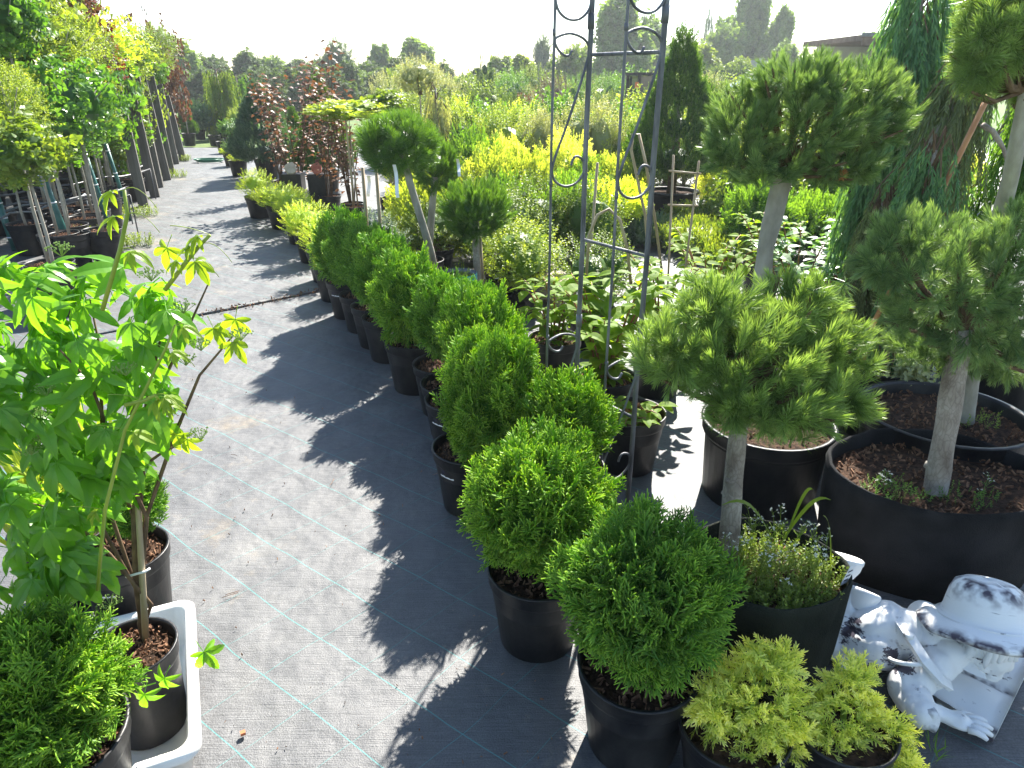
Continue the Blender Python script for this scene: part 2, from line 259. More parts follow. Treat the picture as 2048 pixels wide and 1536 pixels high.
class MB:
    """collects geometry (world or local coordinates) for ONE mesh object"""
    def __init__(s): s.V = []; s.L = []; s.T = []; s.v = []; s.t = []; s.mi = []; s.n = 0
    def raw(s, V, faces, v=.5, t=0., mi=0):
        V = np.asarray(V, float).reshape(-1, 3); k = len(V)
        s.V.append(V); s.v.append(np.broadcast_to(v, (k,)).astype(float)); s.t.append(np.broadcast_to(t, (k,)).astype(float))
        s.L.append(np.concatenate([np.asarray(f) for f in faces])+s.n); s.T.append(np.array([len(f) for f in faces])); s.mi.append(np.full(len(faces), mi)); s.n += k
    def inst(s, T, P, R, S, v, tt=None, mi=0):
        """many copies of template T"""
        P = np.asarray(P, float); n = len(P)
        if n == 0: return
        S = np.asarray(S, float); S = S.reshape(n, -1) if S.ndim else np.full((n, 1), float(S))
        TV = T['V'][None]*S[:, None, :]
        W = np.einsum('nij,nkj->nki', R, TV)+P[:, None, :]
        k = len(T['V']); s.V.append(W.reshape(-1, 3))
        s.v.append((np.repeat(v, k)+np.tile(T['v'], n)))
        tb = np.tile(T['t'], n)
        if tt is not None: tb = tb*np.repeat(tt, k)
        s.t.append(tb)
        off = (np.arange(n)*k+s.n)[:, None]
        s.L.append((T['L'][None]+off).ravel()); s.T.append(np.tile(T['T'], n)); s.mi.append(np.full(len(T['T'])*n, mi)); s.n += k*n
    def tube(s, pts, rad, sides=6, v=.5, t=0., cap=True, mi=0):
        pts = [Vector(p) for p in pts]; n = len(pts)
        if not hasattr(rad, '__len__'): rad = [rad]*n
        V = []; up = None
        for i, p in enumerate(pts):
            d = (pts[min(i+1, n-1)]-pts[max(i-1, 0)]).normalized()
            if up is None: up = Vector((1, 0, 0)) if abs(d.x) < .8 else Vector((0, 1, 0))
            a = (up-d*up.dot(d)).normalized(); b = d.cross(a); up = a
            for k in range(sides):
                an = 2*PI*k/sides; V.append(p+(a*math.cos(an)+b*math.sin(an))*rad[i])
        Fc = []
        for i in range(n-1):
            for k in range(sides):
                k2 = (k+1) % sides; Fc.append((i*sides+k, i*sides+k2, (i+1)*sides+k2, (i+1)*sides+k))
        if cap: Fc.append(tuple(reversed(range(sides)))); Fc.append(tuple((n-1)*sides+k for k in range(sides)))
        s.raw([tuple(x) for x in V], Fc, v, t, mi)
    def lathe(s, prof, sides=32, c=(0, 0, 0), sx=1, sy=1, wob=0., mi=0, close=False):
        V = []
        for i, (r, z) in enumerate(prof):
            for k in range(sides):
                a = 2*PI*k/sides
                q = 1+wob*noise.noise(Vector((math.cos(a)*1.3, math.sin(a)*1.3, z*2+c[0]*5)))
                V.append((c[0]+r*q*sx*math.cos(a), c[1]+r*q*sy*math.sin(a), c[2]+z+(wob*.12*math.sin(3*a+c[0]*9) if wob and i > 0 else 0)*(1 if z > .05 else 0)))
        Fc = [(i*sides+k, i*sides+(k+1) % sides, (i+1)*sides+(k+1) % sides, (i+1)*sides+k) for i in range(len(prof)-1) for k in range(sides)]
        if close: Fc.append(tuple(range(sides-1, -1, -1)))
        s.raw(V, Fc, mi=mi)
    def box(s, c, d, R=None, mi=0):
        V = [Vector((sx*d[0]/2, sy*d[1]/2, sz*d[2]/2)) for sx in (-1, 1) for sy in (-1, 1) for sz in (-1, 1)]
        if R: V = [R @ x for x in V]
        s.raw([tuple(x+Vector(c)) for x in V], [(0, 1, 3, 2), (4, 6, 7, 5), (0, 4, 5, 1), (2, 3, 7, 6), (0, 2, 6, 4), (1, 5, 7, 3)], mi=mi)
    def mesh(s, name, mats, smooth=False):
        V = np.concatenate(s.V); L = np.concatenate(s.L); T = np.concatenate(s.T)
        me = bpy.data.meshes.new(name); me.vertices.add(len(V)); me.vertices.foreach_set('co', V.ravel())
        me.loops.add(len(L)); me.loops.foreach_set('vertex_index', L.astype(np.int32))
        me.polygons.add(len(T)); st = np.concatenate([[0], np.cumsum(T)[:-1]])
        me.polygons.foreach_set('loop_start', st.astype(np.int32)); me.polygons.foreach_set('loop_total', T.astype(np.int32))
        for nm, ar in (('v', s.v), ('t', s.t)):
            at_ = me.attributes.new(nm, 'FLOAT', 'POINT'); at_.data.foreach_set('value', np.concatenate(ar).astype(np.float32))
        me.polygons.foreach_set('material_index', np.concatenate(s.mi).astype(np.int32))
        me.polygons.foreach_set('use_smooth', np.full(len(T), smooth))
        me.update(calc_edges=True); me.validate()
        for m in (mats if isinstance(mats, (list, tuple)) else [mats]): me.materials.append(m)
        return me
    def build(s, name, m, parent=None, smooth=False, loc=(0, 0, 0), rz=0):
        return link(name, s.mesh(name, m, smooth), parent, loc, rz)

def as_T(mb):
    return dict(V=np.concatenate(mb.V), L=np.concatenate(mb.L), T=np.concatenate(mb.T), t=np.concatenate(mb.t), v=np.concatenate(mb.v)-.5)
def frames(D, flat=0.):
    """rotations whose z axis is D; with flat>0 the y axis (leaf normal) is drawn upwards"""
    D = D/np.linalg.norm(D, axis=1, keepdims=True)
    Rv = rng.normal(size=D.shape)
    if flat: Rv = Rv*(1-flat)+np.array([0, 0, 1.])*flat*2.5
    Y = Rv-D*np.sum(Rv*D, 1, keepdims=True); Y /= np.linalg.norm(Y, axis=1, keepdims=True)+1e-9
    X = np.cross(Y, D)
    return np.stack([X, Y, D], axis=2)
def unit(n):
    a = rng.normal(size=(n, 3)); return a/np.linalg.norm(a, axis=1, keepdims=True)

# ------------------------------------------------------------------ foliage pieces (grow along +z, flat side faces +y)
def T_thuja(seed, side=7, sub=2, rad=.021):
    r = random.Random(seed); mb = MB()
    def twig(p, d, L, ra, lvl):
        q = p+d*L
        mb.tube([p, p+d*L*.55+Vector((0, r.uniform(-.02, .02), 0)), q], [ra*.8, ra*1.15, ra*.55], 3, cap=False, t=0)
        k = len(mb.t[-1]); a = np.zeros(k); a[3:6] = .25; a[6:] = .9; mb.t[-1] = a if lvl else a*.8
        return q
    ax = Vector((0, 0, 1)); tip = twig(Vector((0, 0, 0)), ax, 1., rad, 0)
    for i in range(side):
        z = .22+.7*i/side; sg = 1 if i % 2 else -1
        a = math.radians(r.uniform(30, 46)); L = (.52-.32*i/side)*r.uniform(.8, 1.1)
        d = Vector((sg*math.sin(a), r.uniform(-.18, .18), math.cos(a))).normalized(); p = Vector((0, 0, z))
        twig(p, d, L, rad, 1)
        if i < side-2:
            for j in range(sub):
                a2 = a+(.7 if j % 2 else -.55); d2 = Vector((sg*math.sin(a2), r.uniform(-.2, .2), math.cos(a2))).normalized()
                twig(p+d*L*(.4+.22*j), d2, L*.42, rad*.9, 1)
    return as_T(mb)
def T_pine(seed, n=64, needle=1., wid=.022, spread=(18, 62), stem=.55):
    """tuft: a short candle with needles"""
    r = random.Random(seed); mb = MB()
    mb.tube([(0, 0, -.5), (0, 0, stem)], [.03, .02], 4, v=.2, cap=False)
    for i in range(n):
        f = i/n; z = -.35+f*(stem+.33); a = i*2.4+r.uniform(-.3, .3)
        el = math.radians(spread[1]-(spread[1]-spread[0])*f*f+r.uniform(-9, 9)); L = needle*(.75+.3*r.random())*(1-.25*f)
        d = Vector((math.cos(a)*math.sin(el), math.sin(a)*math.sin(el), math.cos(el)))
        s = d.cross(Vector((0, 0, 1)).lerp(Vector((r.uniform(-1, 1), r.uniform(-1, 1), r.uniform(-1, 1))), .5)).normalized()*wid*.5
        p = Vector((0, 0, z)); m_ = p+d*L*.6; e = p+d*L+Vector((0, 0, .06*L))
        mb.raw([p-s*.7, p+s*.7, m_+s, m_-s, e], [(0, 1, 2, 3), (3, 2, 4)], v=.5+r.uniform(-.15, .15), t=[0, 0, .25+.3*f, .25+.3*f, .8])
    return as_T(mb)
def T_spruce(seed, n=26, needle=.28, wid=.035, tipk=1.):
    """twig clothed in short flat needles"""
    r = random.Random(seed); mb = MB()
    mb.tube([(0, 0, 0), (0, .03, .5), (0, 0, 1)], [.025, .02, .01], 3, v=.2, cap=False)
    for i in range(n):
        f = i/(n-1); z = .05+.95*f; a = i*2.4+r.uniform(-.3, .3); el = math.radians(68-38*f+r.uniform(-8, 8))
        L = needle*(1-.25*f)*r.uniform(.8, 1.15)
        d = Vector((math.cos(a)*math.sin(el), .6*math.sin(a)*math.sin(el), math.cos(el))).normalized()
        s = d.cross(Vector((r.uniform(-.5, .5), 1, r.uniform(-.5, .5)))).normalized()*wid*.5; p = Vector((0, 0, z))
        mb.raw([p-s, p+s, p+d*L*.7+s, p+d*L*.7-s, p+d*L], [(0, 1, 2, 3), (3, 2, 4)], v=.5+r.uniform(-.2, .2), t=[.2*tipk*f, .2*tipk*f, (.3+.5*f)*tipk, (.3+.5*f)*tipk, tipk*.9])
    return as_T(mb)
def leaf_geo(mb, p, d, nrm, L, W, droop=.25, fold=.18, rows=3, serr=0., v=.5, shape=.45, t=(0, .5)):
    """one leaf blade: p base, d direction, nrm upper side"""
    d = d.normalized(); x = d.cross(nrm).normalized(); nrm = x.cross(d).normalized()
    Vs = []; ts = []
    for i in range(rows+1):
        f = i/rows; w_ = W*.5*math.sin(PI*min(1, f**shape if f else 0))**.85 if 0 < f < 1 else (W*.04 if f == 0 else 0)
        if 0 < i < rows and serr: w_ *= 1+serr*(1 if i % 2 else -1)
        c = p+d*L*f*(1-.25*droop*f)-nrm*L*droop*f*f*.6
        up = nrm*w_*fold*2
        Vs += [c-x*w_+up, c, c+x*w_+up]; ts += [t[1], t[0], t[1]]
    Fc = []
    for i in range(rows):
        a = i*3; Fc += [(a, a+1, a+4, a+3), (a+1, a+2, a+5, a+4)]
    mb.raw([tuple(q) for q in Vs], Fc, v=v, t=ts)
def T_leaf(rows=3, W=.45, droop=.25, fold=.18, serr=0., shape=.6):
    mb = MB(); leaf_geo(mb, Vector((0, 0, 0)), Vector((0, 0, 1)), Vector((0, 1, 0)), 1, W, droop, fold, rows, serr, shape=shape); return as_T(mb)
def T_shoot(seed, n=8, L=.35, W=.5, opp=False, rows=2, up=.5, droop=.3, stem=.012, shape=.6):
    """stem with leaves"""
    r = random.Random(seed); mb = MB()
    mb.tube([(0, 0, 0), (.02, .02, .5), (0, 0, 1)], [stem, stem*.8, stem*.4], 3, v=.3, cap=False)
    for i in range(n):
        f = (i//2 if opp else i)/(n/2 if opp else n); z = .15+.85*f
        a = (f*20 + (PI if i % 2 else 0)) if opp else i*2.4; a += r.uniform(-.3, .3)
        d = Vector((math.cos(a), math.sin(a), up+.5*f)).normalized()
        leaf_geo(mb, Vector((0, 0, z)), d, Vector((-math.cos(a)*.6, -math.sin(a)*.6, 1)), L*(1-.35*f)*r.uniform(.8, 1.15), L*W, droop, .15, rows, v=.5+r.uniform(-.25, .25), shape=shape, t=(.1, .2+.5*f))
    return as_T(mb)
def T_strand(seed, n=26):
    """hanging cord of weeping conifer foliage, grows along +z (to be pointed down)"""
    r = random.Random(seed); mb = MB()
    mb.tube([(0, 0, 0), (.03, 0, .5), (0, 0, 1)], [.012, .01, .006], 3, v=.2, cap=False)
    for i in range(n):
        z = i/n; a = i*2.4+r.uniform(-.4, .4); el = math.radians(r.uniform(18, 42)); L = r.uniform(.12, .2)*(1-.4*z)
        d = Vector((math.cos(a)*math.sin(el), math.sin(a)*math.sin(el), math.cos(el)))
        s = d.cross(Vector((math.sin(a), -math.cos(a), .3))).normalized()*.014; p = Vector((0, 0, z))
        mb.raw([p-s, p+s, p+d*L*.6+s*1.2, p+d*L*.6-s*1.2, p+d*L], [(0, 1, 2, 3), (3, 2, 4)], v=.5+r.uniform(-.25, .25), t=[0, 0, .3, .3, .8])
    return as_T(mb)
TH = [T_thuja(i) for i in range(3)]; THL = [T_thuja(10+i, 5, 1, .028) for i in range(2)]; THF = [T_thuja(20+i, 4, 0, .034) for i in range(2)]
PT = [T_pine(i, 84, 1., .026) for i in range(3)]; PTM = [T_pine(5+i, 44, 1., .045) for i in range(2)]
PTU = [T_pine(8+i, 80, .85, .034, (8, 40), 1.0) for i in range(2)]           # candle-like upswept tufts
SP = [T_spruce(i) for i in range(3)]; SPL = [T_spruce(4+i, 14, .34, .07) for i in range(2)]
SHO = [T_shoot(i, 8, .36, .5, True, 3) for i in range(3)]; SHF = [T_shoot(4+i, 11, .22, .5, False, 2, .6, .2) for i in range(2)]
SHB = [T_shoot(7+i, 6, .5, .8, False, 3, .2, .35, shape=.5) for i in range(2)]
CLU = [T_shoot(12+i, 9, .55, .75, False, 2, .3, .2, .02) for i in range(3)]
STR = [T_strand(i) for i in range(3)]; SPG = [T_spruce(30+i, 24, .36, .058, 1.3) for i in range(3)]
LEAF = T_leaf()
def T_chip():
    mb = MB(); mb.box((0, 0, 0), (1, .35, .12)); T = as_T(mb); T['V'] = T['V']+rng.normal(size=T['V'].shape)*.06; return T
CHIP = T_chip()

# ------------------------------------------------------------------ crown sampling
def crown_pts(ells, n, shell=.6, lump=.12, ls=3., seed=0):
    """points and outward normals through the outer part of a union of ellipsoids ((cx,cy,cz),(rx,ry,rz))"""
    E = [(np.array(c, float), np.array(r, float)) for c, r in ells]
    wts = np.array([(r[0]*r[1]*r[2])**(2/3) for c, r in E]); wts /= wts.sum()
    Ps, Ns = [], []; o = np.random.default_rng(seed).normal(size=3)*10
    idx = rng.choice(len(E), size=n*2, p=wts)
    for i, (c, r) in enumerate(E):
        k = int((idx == i).sum()); u = unit(k)
        f = 1+lump*np.array([noise.noise(Vector(tuple(q*ls+o+i*3))) for q in u])*2
        rad = (shell+(1-shell)*rng.random(k)**.5)*f
        P = c+u*r*rad[:, None]; nn = u/r; nn /= np.linalg.norm(nn, axis=1, keepdims=True)
        ok = np.ones(k, bool)
        for j, (c2, r2) in enumerate(E):
            if j != i: ok &= (((P-c2)/r2)**2).sum(1) > .5
        Ps.append(P[ok]); Ns.append(nn[ok])
    P = np.concatenate(Ps); Nn = np.concatenate(Ns)
    if len(P) > n: q = rng.permutation(len(P))[:n]; P, Nn = P[q], Nn[q]
    return P, Nn
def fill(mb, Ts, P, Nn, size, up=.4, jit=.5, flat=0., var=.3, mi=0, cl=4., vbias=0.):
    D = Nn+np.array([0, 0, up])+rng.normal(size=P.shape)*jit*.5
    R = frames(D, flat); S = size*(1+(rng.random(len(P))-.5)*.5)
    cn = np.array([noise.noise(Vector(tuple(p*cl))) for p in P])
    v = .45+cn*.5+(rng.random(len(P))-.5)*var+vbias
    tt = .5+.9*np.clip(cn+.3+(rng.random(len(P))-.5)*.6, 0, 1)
    base = P-D/np.linalg.norm(D, axis=1, keepdims=True)*(S*.75)[:, None]
    g = rng.integers(0, len(Ts), len(P))
    for k, T in enumerate(Ts):
        q = g == k; mb.inst(T, base[q], R[q], S[q], v[q], tt[q], mi)
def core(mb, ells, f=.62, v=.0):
    """added solid lumps hidden inside a crown to block light, not real growth"""
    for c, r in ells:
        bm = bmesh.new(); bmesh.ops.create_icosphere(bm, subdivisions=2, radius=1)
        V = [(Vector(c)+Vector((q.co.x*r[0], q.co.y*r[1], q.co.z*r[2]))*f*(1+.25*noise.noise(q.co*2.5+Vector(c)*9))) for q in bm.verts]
        mb.raw([tuple(x) for x in V], [tuple(x.index for x in fc.verts) for fc in bm.faces], v=v, t=0); bm.free()  # added blocker sphere, set to the dark end of the leaf colour

# ------------------------------------------------------------------ pots, soil, tags
def pot_mesh(name, m, top=.15, bot=.115, h=.27, wob=0., sides=36):
    mb = MB()
    mb.lathe([(bot*.985, 0), (bot, .004), (top*.94, h*.8), (top*.975, h*.82), (top*.985, h*.83), (top, h*.86), (top*1.005, h*.97), (top*1.03, h*.985), (top*1.03, h), (top*.97, h), (top*.96, h*.97), (top*.93, h*.7), (top*.9, h*.6)], sides, wob=wob, close=True)
    return mb.mesh(name, m, True)
def felt_mesh(name, m, rx, ry, h, seed=0, wob=.12):
    mb = MB(); S = 72; V = []
    prof = [(.90, 0), (.93, .01), (.97, .3), (1., .6), (1.01, .9), (1.02, .955), (1.005, .965), (1.01, .995), (.995, 1.), (.975, .99), (.965, .85), (.95, .62)]
    for r, z in prof:
        for k in range(S):
            a = 2*PI*k/S; q = 1+wob*.55*noise.noise(Vector((math.cos(a)*1.6+seed, math.sin(a)*1.6, z*.6)))+.018*noise.noise(Vector((math.cos(a)*7, math.sin(a)*7+seed, z*5)))
            fold = -.03*math.exp(-((a-4.0-seed) % (2*PI)-.2)**2/.012)*(z > .02)
            zz = z*h*(1+.07*noise.noise(Vector((math.cos(a)*1.1+seed*2, math.sin(a)*1.1, 0)))*(1 if z > .5 else 0))
            V.append((rx*r*(q+fold)*math.cos(a), ry*r*(q+fold)*math.sin(a), zz))
    Fc = [(i*S+k, i*S+(k+1) % S, (i+1)*S+(k+1) % S, (i+1)*S+k) for i in range(len(prof)-1) for k in range(S)]
    Fc.append(tuple(range(S-1, -1, -1))); mb.raw(V, Fc)
    return mb.mesh(name, m, True)
def soil_mesh(r, z, ry=None, chips=180, seed=1, size=.016):
    ry = ry or r; mb = MB(); Vs = [(0, 0, z+.006)]; rings = 7; S = 28
    for i in range(1, rings+1):
        for k in range(S):
            a = 2*PI*k/S; f = i/rings; x, y = r*f*math.cos(a), ry*f*math.sin(a)
            Vs.append((x, y, z+.012*noise.noise(Vector((x*30, y*30, seed)))+.008*(1-f)))
    Fc = [(0, 1+k, 1+(k+1) % S) for k in range(S)]
    for i in range(rings-1):
        for k in range(S): a = 1+i*S; Fc.append((a+k, a+S+k, a+S+(k+1) % S, a+(k+1) % S))
    mb.raw(Vs, Fc)
    if chips:
        rr = np.sqrt(rng.random(chips))*.95; an = rng.random(chips)*2*PI
        P = np.stack([rr*np.cos(an)*r, rr*np.sin(an)*ry, z+.008+rng.random(chips)*.008], 1)
        D = unit(chips); D[:, 2] *= .35
        mb.inst(CHIP, P, frames(D), size*(.5+rng.random(chips)), np.full(chips, .5), mi=1)
    return mb.mesh('soil', [M['soil'], M['chip']])
M['chip'] = mat('bark_chips', (.10, .045, .025), (.30, .17, .10), .85, .2, 90)
POT = pot_mesh('pot', M['pot']); POT_S = pot_mesh('pot', M['pot'], .12, .09, .21); SOIL = soil_mesh(.14, .235)
SOIL_S = soil_mesh(.11, .185, chips=0)
def tag_mesh(r, w_, h, seed=0):
    """curved paper label lying on a pot wall of radius r (centre of pot at the origin, label faces -y)"""
    mb = MB(); n = 8; half = w_/2/r
    def strip(a0, a1, z0, z1, rr, mi):
        V = []; k = 6
        for i in range(k+1):
            a = a0+(a1-a0)*i/k; V += [(rr*math.sin(a), -rr*math.cos(a), z0), (rr*math.sin(a), -rr*math.cos(a), z1)]
        mb.raw(V, [(2*i, 2*i+2, 2*i+3, 2*i+1) for i in range(k)], mi=mi)
    strip(-half, half, -h/2, h/2, r+.002, 0)
    strip(-half*.7, half*.05, h*.18, h*.30, r+.0035, 1); strip(-half*.7, -half*.3, -h*.12, h*.02, r+.0035, 1)
    strip(half*.1, half*.7, -h*.3, -h*.22, r+.0035, 1); strip(-half*.6, half*.4, h*.06, h*.10, r+.0035, 1)
    return mb.mesh('price_label', [M['tag'], M['ink']])
TAG = tag_mesh(.137, .07, .035)

def bark_trunk(name, pts, rad, m, parent, sides=12, knots=2, seed=0, steps=5):
    """trunk with uneven girth"""
    pts = [Vector(p) for p in pts]; P, Rr = [], []
    for i in range(len(pts)-1):
        for k in range(steps):
            f = k/steps; P.append(pts[i].lerp(pts[i+1], f)); Rr.append(rad[i]*(1-f)+rad[i+1]*f)
    P.append(pts[-1]); Rr.append(rad[-1])
    Rr = [q*(1+.10*noise.noise(p*14+Vector((seed, 0, 0)))) for p, q in zip(P, Rr)]
    P = [p+Vector((noise.noise(p*6), noise.noise(p*6+Vector((5, 0, 0))), 0))*.006 for p in P]
    mb = MB(); mb.tube(P, Rr, sides)
    r = random.Random(seed)
    for _ in range(knots):
        k = r.randrange(2, len(P)-2); a = r.uniform(0, 2*PI); d = Vector((math.cos(a), math.sin(a), .25))
        mb.tube([P[k], P[k]+d*Rr[k]*1.12], [Rr[k]*.5, Rr[k]*.32], 7)
    return mb.build(name, m, parent, True)

# ================================================================== THE SETTING
def sheet(name, x0, x1, y0, y1, z, m, nx=1, ny=1, f=None, kind='structure'):
    mb = MB(); V = []
    for j in range(ny+1):
        for i in range(nx+1):
            x = x0+(x1-x0)*i/nx; y = y0+(y1-y0)*j/ny; V.append((x, y, z+(f(x, y) if f else 0)))
    mb.raw(V, [(j*(nx+1)+i, j*(nx+1)+i+1, (j+1)*(nx+1)+i+1, (j+1)*(nx+1)+i) for j in range(ny) for i in range(nx)])
    o = mb.build(name, m, None, True); o['kind'] = kind; return o
sheet('ground', -400, 400, -20, 900, -.03, M['grass'])
def wr(x, y): return .008*noise.noise(Vector((x*1.1, y*1.1, 0)))+.003*noise.noise(Vector((x*4, y*4, 3)))
sheet('ground_cover', -14, 14, -1.5, 18.5, 0, M['fabric'], 140, 130, wr)
# the lapped edge of the next length of fabric, crossing the path
lap0, lap1 = at(300, 650), at(700, 572)
d_ = (lap1-lap0).normalized(); n_ = Vector((-d_.y, d_.x, 0))
mb = MB(); K = 60; V = []
for i in range(K+1):
    p = lap0-d_*1.5+d_*((lap1-lap0).length+4.2)*i/K+n_*.006*noise.noise(Vector((i*.7, 0, 0)))
    V += [(p.x, p.y, .004), (p.x, p.y, .012+.004*noise.noise(Vector((i*.4, 2, 0)))), (p.x+n_.x*.05, p.y+n_.y*.05, .010)]
mb.raw(V, [(3*i, 3*i+3, 3*i+4, 3*i+1) for i in range(K)]+[(3*i+1, 3*i+4, 3*i+5, 3*i+2) for i in range(K)])
tag(mb.build('fabric_seam', M['fabric'], None, True), kind='structure')
mb = MB()
n = 260; f_ = rng.random(n); P = np.array([[lap0.x+(lap1.x-lap0.x)*q*1.25, lap0.y+(lap1.y-lap0.y)*q*1.25, .014] for q in f_])+rng.normal(size=(n, 3))*[.035, .03, .002]
D = unit(n); D[:, 2] *= .2; mb.inst(CHIP, P, frames(D), .008+.02*rng.random(n)**2, np.full(n, .5))
tag(mb.build('leaf_litter', M['chip']), kind='stuff')
# litter on the path: bark crumbs, twigs, little stones
mb = MB(); n = 300
Px = np.array([tuple(at(rnd.uniform(330, 1250), rnd.uniform(560, 1530), .009)) for _ in range(n)])
D = unit(n); D[:, 2] *= .15; mb.inst(CHIP, Px, frames(D), .002+.010*rng.random(n)**3, np.full(n, .5))
for px, py, L in ((444, 1195, .05), (450, 1190, .045), (865, 950, .05), (475, 912, .04), (660, 970, .05), (1010, 880, .06)):
    p = at(px, py, .012); a = rnd.uniform(0, 3); mb.tube([p, p+V3(math.cos(a), math.sin(a), 0)*L*.5+V3(.004, 0, .002), p+V3(math.cos(a), math.sin(a), 0)*L], .0012, 4)
tag(mb.build('litter', M['chip']), kind='stuff')
c_ = at(486, 1467, .01); mb = MB(); mb.box((c_.x, c_.y, .012), (.013, .011, .009), Matrix.Rotation(.5, 3, 'Z')); mb.build('stone_chip', M['terra'])
tag(bpy.data.objects['stone_chip'], 'small orange stone chip lying alone on the path fabric', 'stone')

def hill(name, x0, x1, y0, y1, hgt, m):
    f = lambda x, y: hgt*max(0, math.sin(PI*(x-x0)/(x1-x0)))**.8*max(0, math.sin(PI*(y-y0)/(y1-y0)))**.7
    return sheet(name, x0, x1, y0, y1, -.04, m, 30, 16, f)
hill('hill', 20, 190, 120, 260, 7.5, M['grass'])

# ================================================================== THUJA BALLS
def thuja_mesh(name, seed, r, n, Ts, size, m, zc=.47, rz=.95):
    mb = MB(); E = [((0, 0, zc), (r, r, r*rz))]
    P, Nn = crown_pts(E, n, .66, .17, 2.6, seed); fill(mb, Ts, P, Nn, size, .55, .8, 0, .5, cl=12)
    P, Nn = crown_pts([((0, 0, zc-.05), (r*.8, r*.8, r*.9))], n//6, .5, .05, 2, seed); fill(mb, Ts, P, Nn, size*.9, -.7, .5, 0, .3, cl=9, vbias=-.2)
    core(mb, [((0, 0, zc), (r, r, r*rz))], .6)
    mb.tube([(0, 0, .2), (.01, 0, .3), (0, 0, .42)], [.013, .011, .008], 7, v=-.2)
    return mb.mesh(name, m)
TB = [thuja_mesh('thuja_foliage', 1, .20, 980, TH, .09, M['thuja']), thuja_mesh('thuja_foliage', 2, .20, 980, TH, .09, M['thuja_d'])]
TBM = [thuja_mesh('thuja_foliage', 3+i, .20, 820, THL, .088, M['thuja']) for i in range(2)]
def potted_thuja(px, py, rpx, zc, me, label, pot_off=(0, 0), tagang=None, mt=None, ps=1., group='thuja balls in black pots along the path', d=False):
    c = atd(px, py, zc) if d else at(px, py, zc); zc = c.z; dpt = c.y*math.cos(TILT)+(H-zc)*math.sin(TILT); r = rpx*dpt/F; s = r/.215
    t = thing('potted_thuja', label, 'thuja', (c.x, c.y, 0), 0, group)
    pt = link('pot', POT, t, (pot_off[0], pot_off[1], 0), rnd.uniform(0, 6), ps)
    link('soil', SOIL, t, (pot_off[0], pot_off[1], 0), rnd.uniform(0, 6), ps)
    ez = rnd.uniform(1.16, 1.34) if d else 1.; s *= 1.06 if d else 1.; zc -= .055 if d else 0
    f = link('foliage', me, t, (0, 0, zc-.47*s*ez), rnd.uniform(0, 6), (s, s, s*ez), mt); f['kind'] = 'stuff'
    if tagang is not None:
        tg = link('price_label', TAG, pt, (0, 0, .20)); tg.rotation_euler = (0, 0, tagang-pt.rotation_euler.z)
    return t
potted_thuja(1292, 1178, 182, .46, TB[1], 'largest thuja ball, nearest the camera, bark soil showing in its black pot', (-.01, -.045))
potted_thuja(1085, 1003, 158, .47, TB[0], 'second nearest thuja ball, beside the shadow edge in front of the steel trellis', (-.01, -.04))
potted_thuja(1130, 838, 112, .45, TBM[0], 'thuja ball half hidden behind the second ball, touching the trellis feet', (0, -.02))
potted_thuja(990, 772, 114, 2.42, TB[0], 'wide thuja ball in the middle of the row, just left of the trellis foot', (-.10, .02), -.7, M['thuja'], d=True)
potted_thuja(968, 655, 90, 2.92, TBM[1], 'thuja ball rising right behind the wide one', (-.12, -.03), -.7, d=True)
potted_thuja(945, 618, 72, 3.12, TBM[0], 'thuja ball tucked behind the rising one, below the small pine', (-.10, -.05), None, M['thuja_d'], d=True)
potted_thuja(888, 606, 70, 3.32, TBM[0], 'thuja ball between two larger balls, in the middle of the row', (-.02, 0), -.6, M['thuja_d'], d=True)
potted_thuja(818, 572, 82, 3.62, TBM[1], 'tall rounded thuja ball above a wide black pot, middle of the row', (.01, .0), None, None, 1.08, d=True)
potted_thuja(766, 525, 66, 4.08, TBM[0], 'darker thuja ball left of the tall rounded ball', (.0, 0), None, M['thuja_d'], 1., d=True)
potted_thuja(734, 500, 60, 4.32, TBM[1], 'third thuja ball from the far end of the row', (.02, 0), None, M['thuja_d'], 1., d=True)
potted_thuja(706, 486, 60, 4.62, TBM[1], 'second thuja ball from the far end of the row, close against the last one', (.02, 0), None, M['thuja_d'], .95, d=True)
potted_thuja(686, 478, 62, 4.92, TBM[0], 'farthest thuja ball, next to the golden shrubs, white label on its pot', (.0, 0), -.5, M['thuja_d'], d=True)
potted_thuja(248, 1000, 80, .40, TBM[1], 'thuja ball behind the bamboo cane and the creeper, white label on its pot', (-.02, -.05), -.0, M['thuja_d'], .92, 'thuja balls on the left edge of the path')
potted_thuja(52, 1392, 192, .42, TB[0], 'bright thuja ball in the lower left corner, left of the white tray', (0, 0), None, M['thuja'], 1.1, 'thuja balls on the left edge of the path')

# white folded tag between the third and fourth pots
def flat_tag(name, label, p, w_, h, rz, tilt, parent=None, cat='label'):
    mb = MB(); mb.box((0, 0, 0), (w_, .0012, h)); 
    for k in range(3): mb.box((-.1*w_, -.0012, h*(.25-.25*k)), (w_*.6, .0008, h*.07), mi=1)
    o = mb.build(name, [M['tag'], M['ink']], parent, loc=p); o.rotation_euler = (tilt, 0, rz)
    if label: tag(o, label, cat)
    return o
flat_tag('plant_tag', 'white plant tag standing between two black pots on the path edge', at(940, 902, .06), .025, .07, .3, -.3)

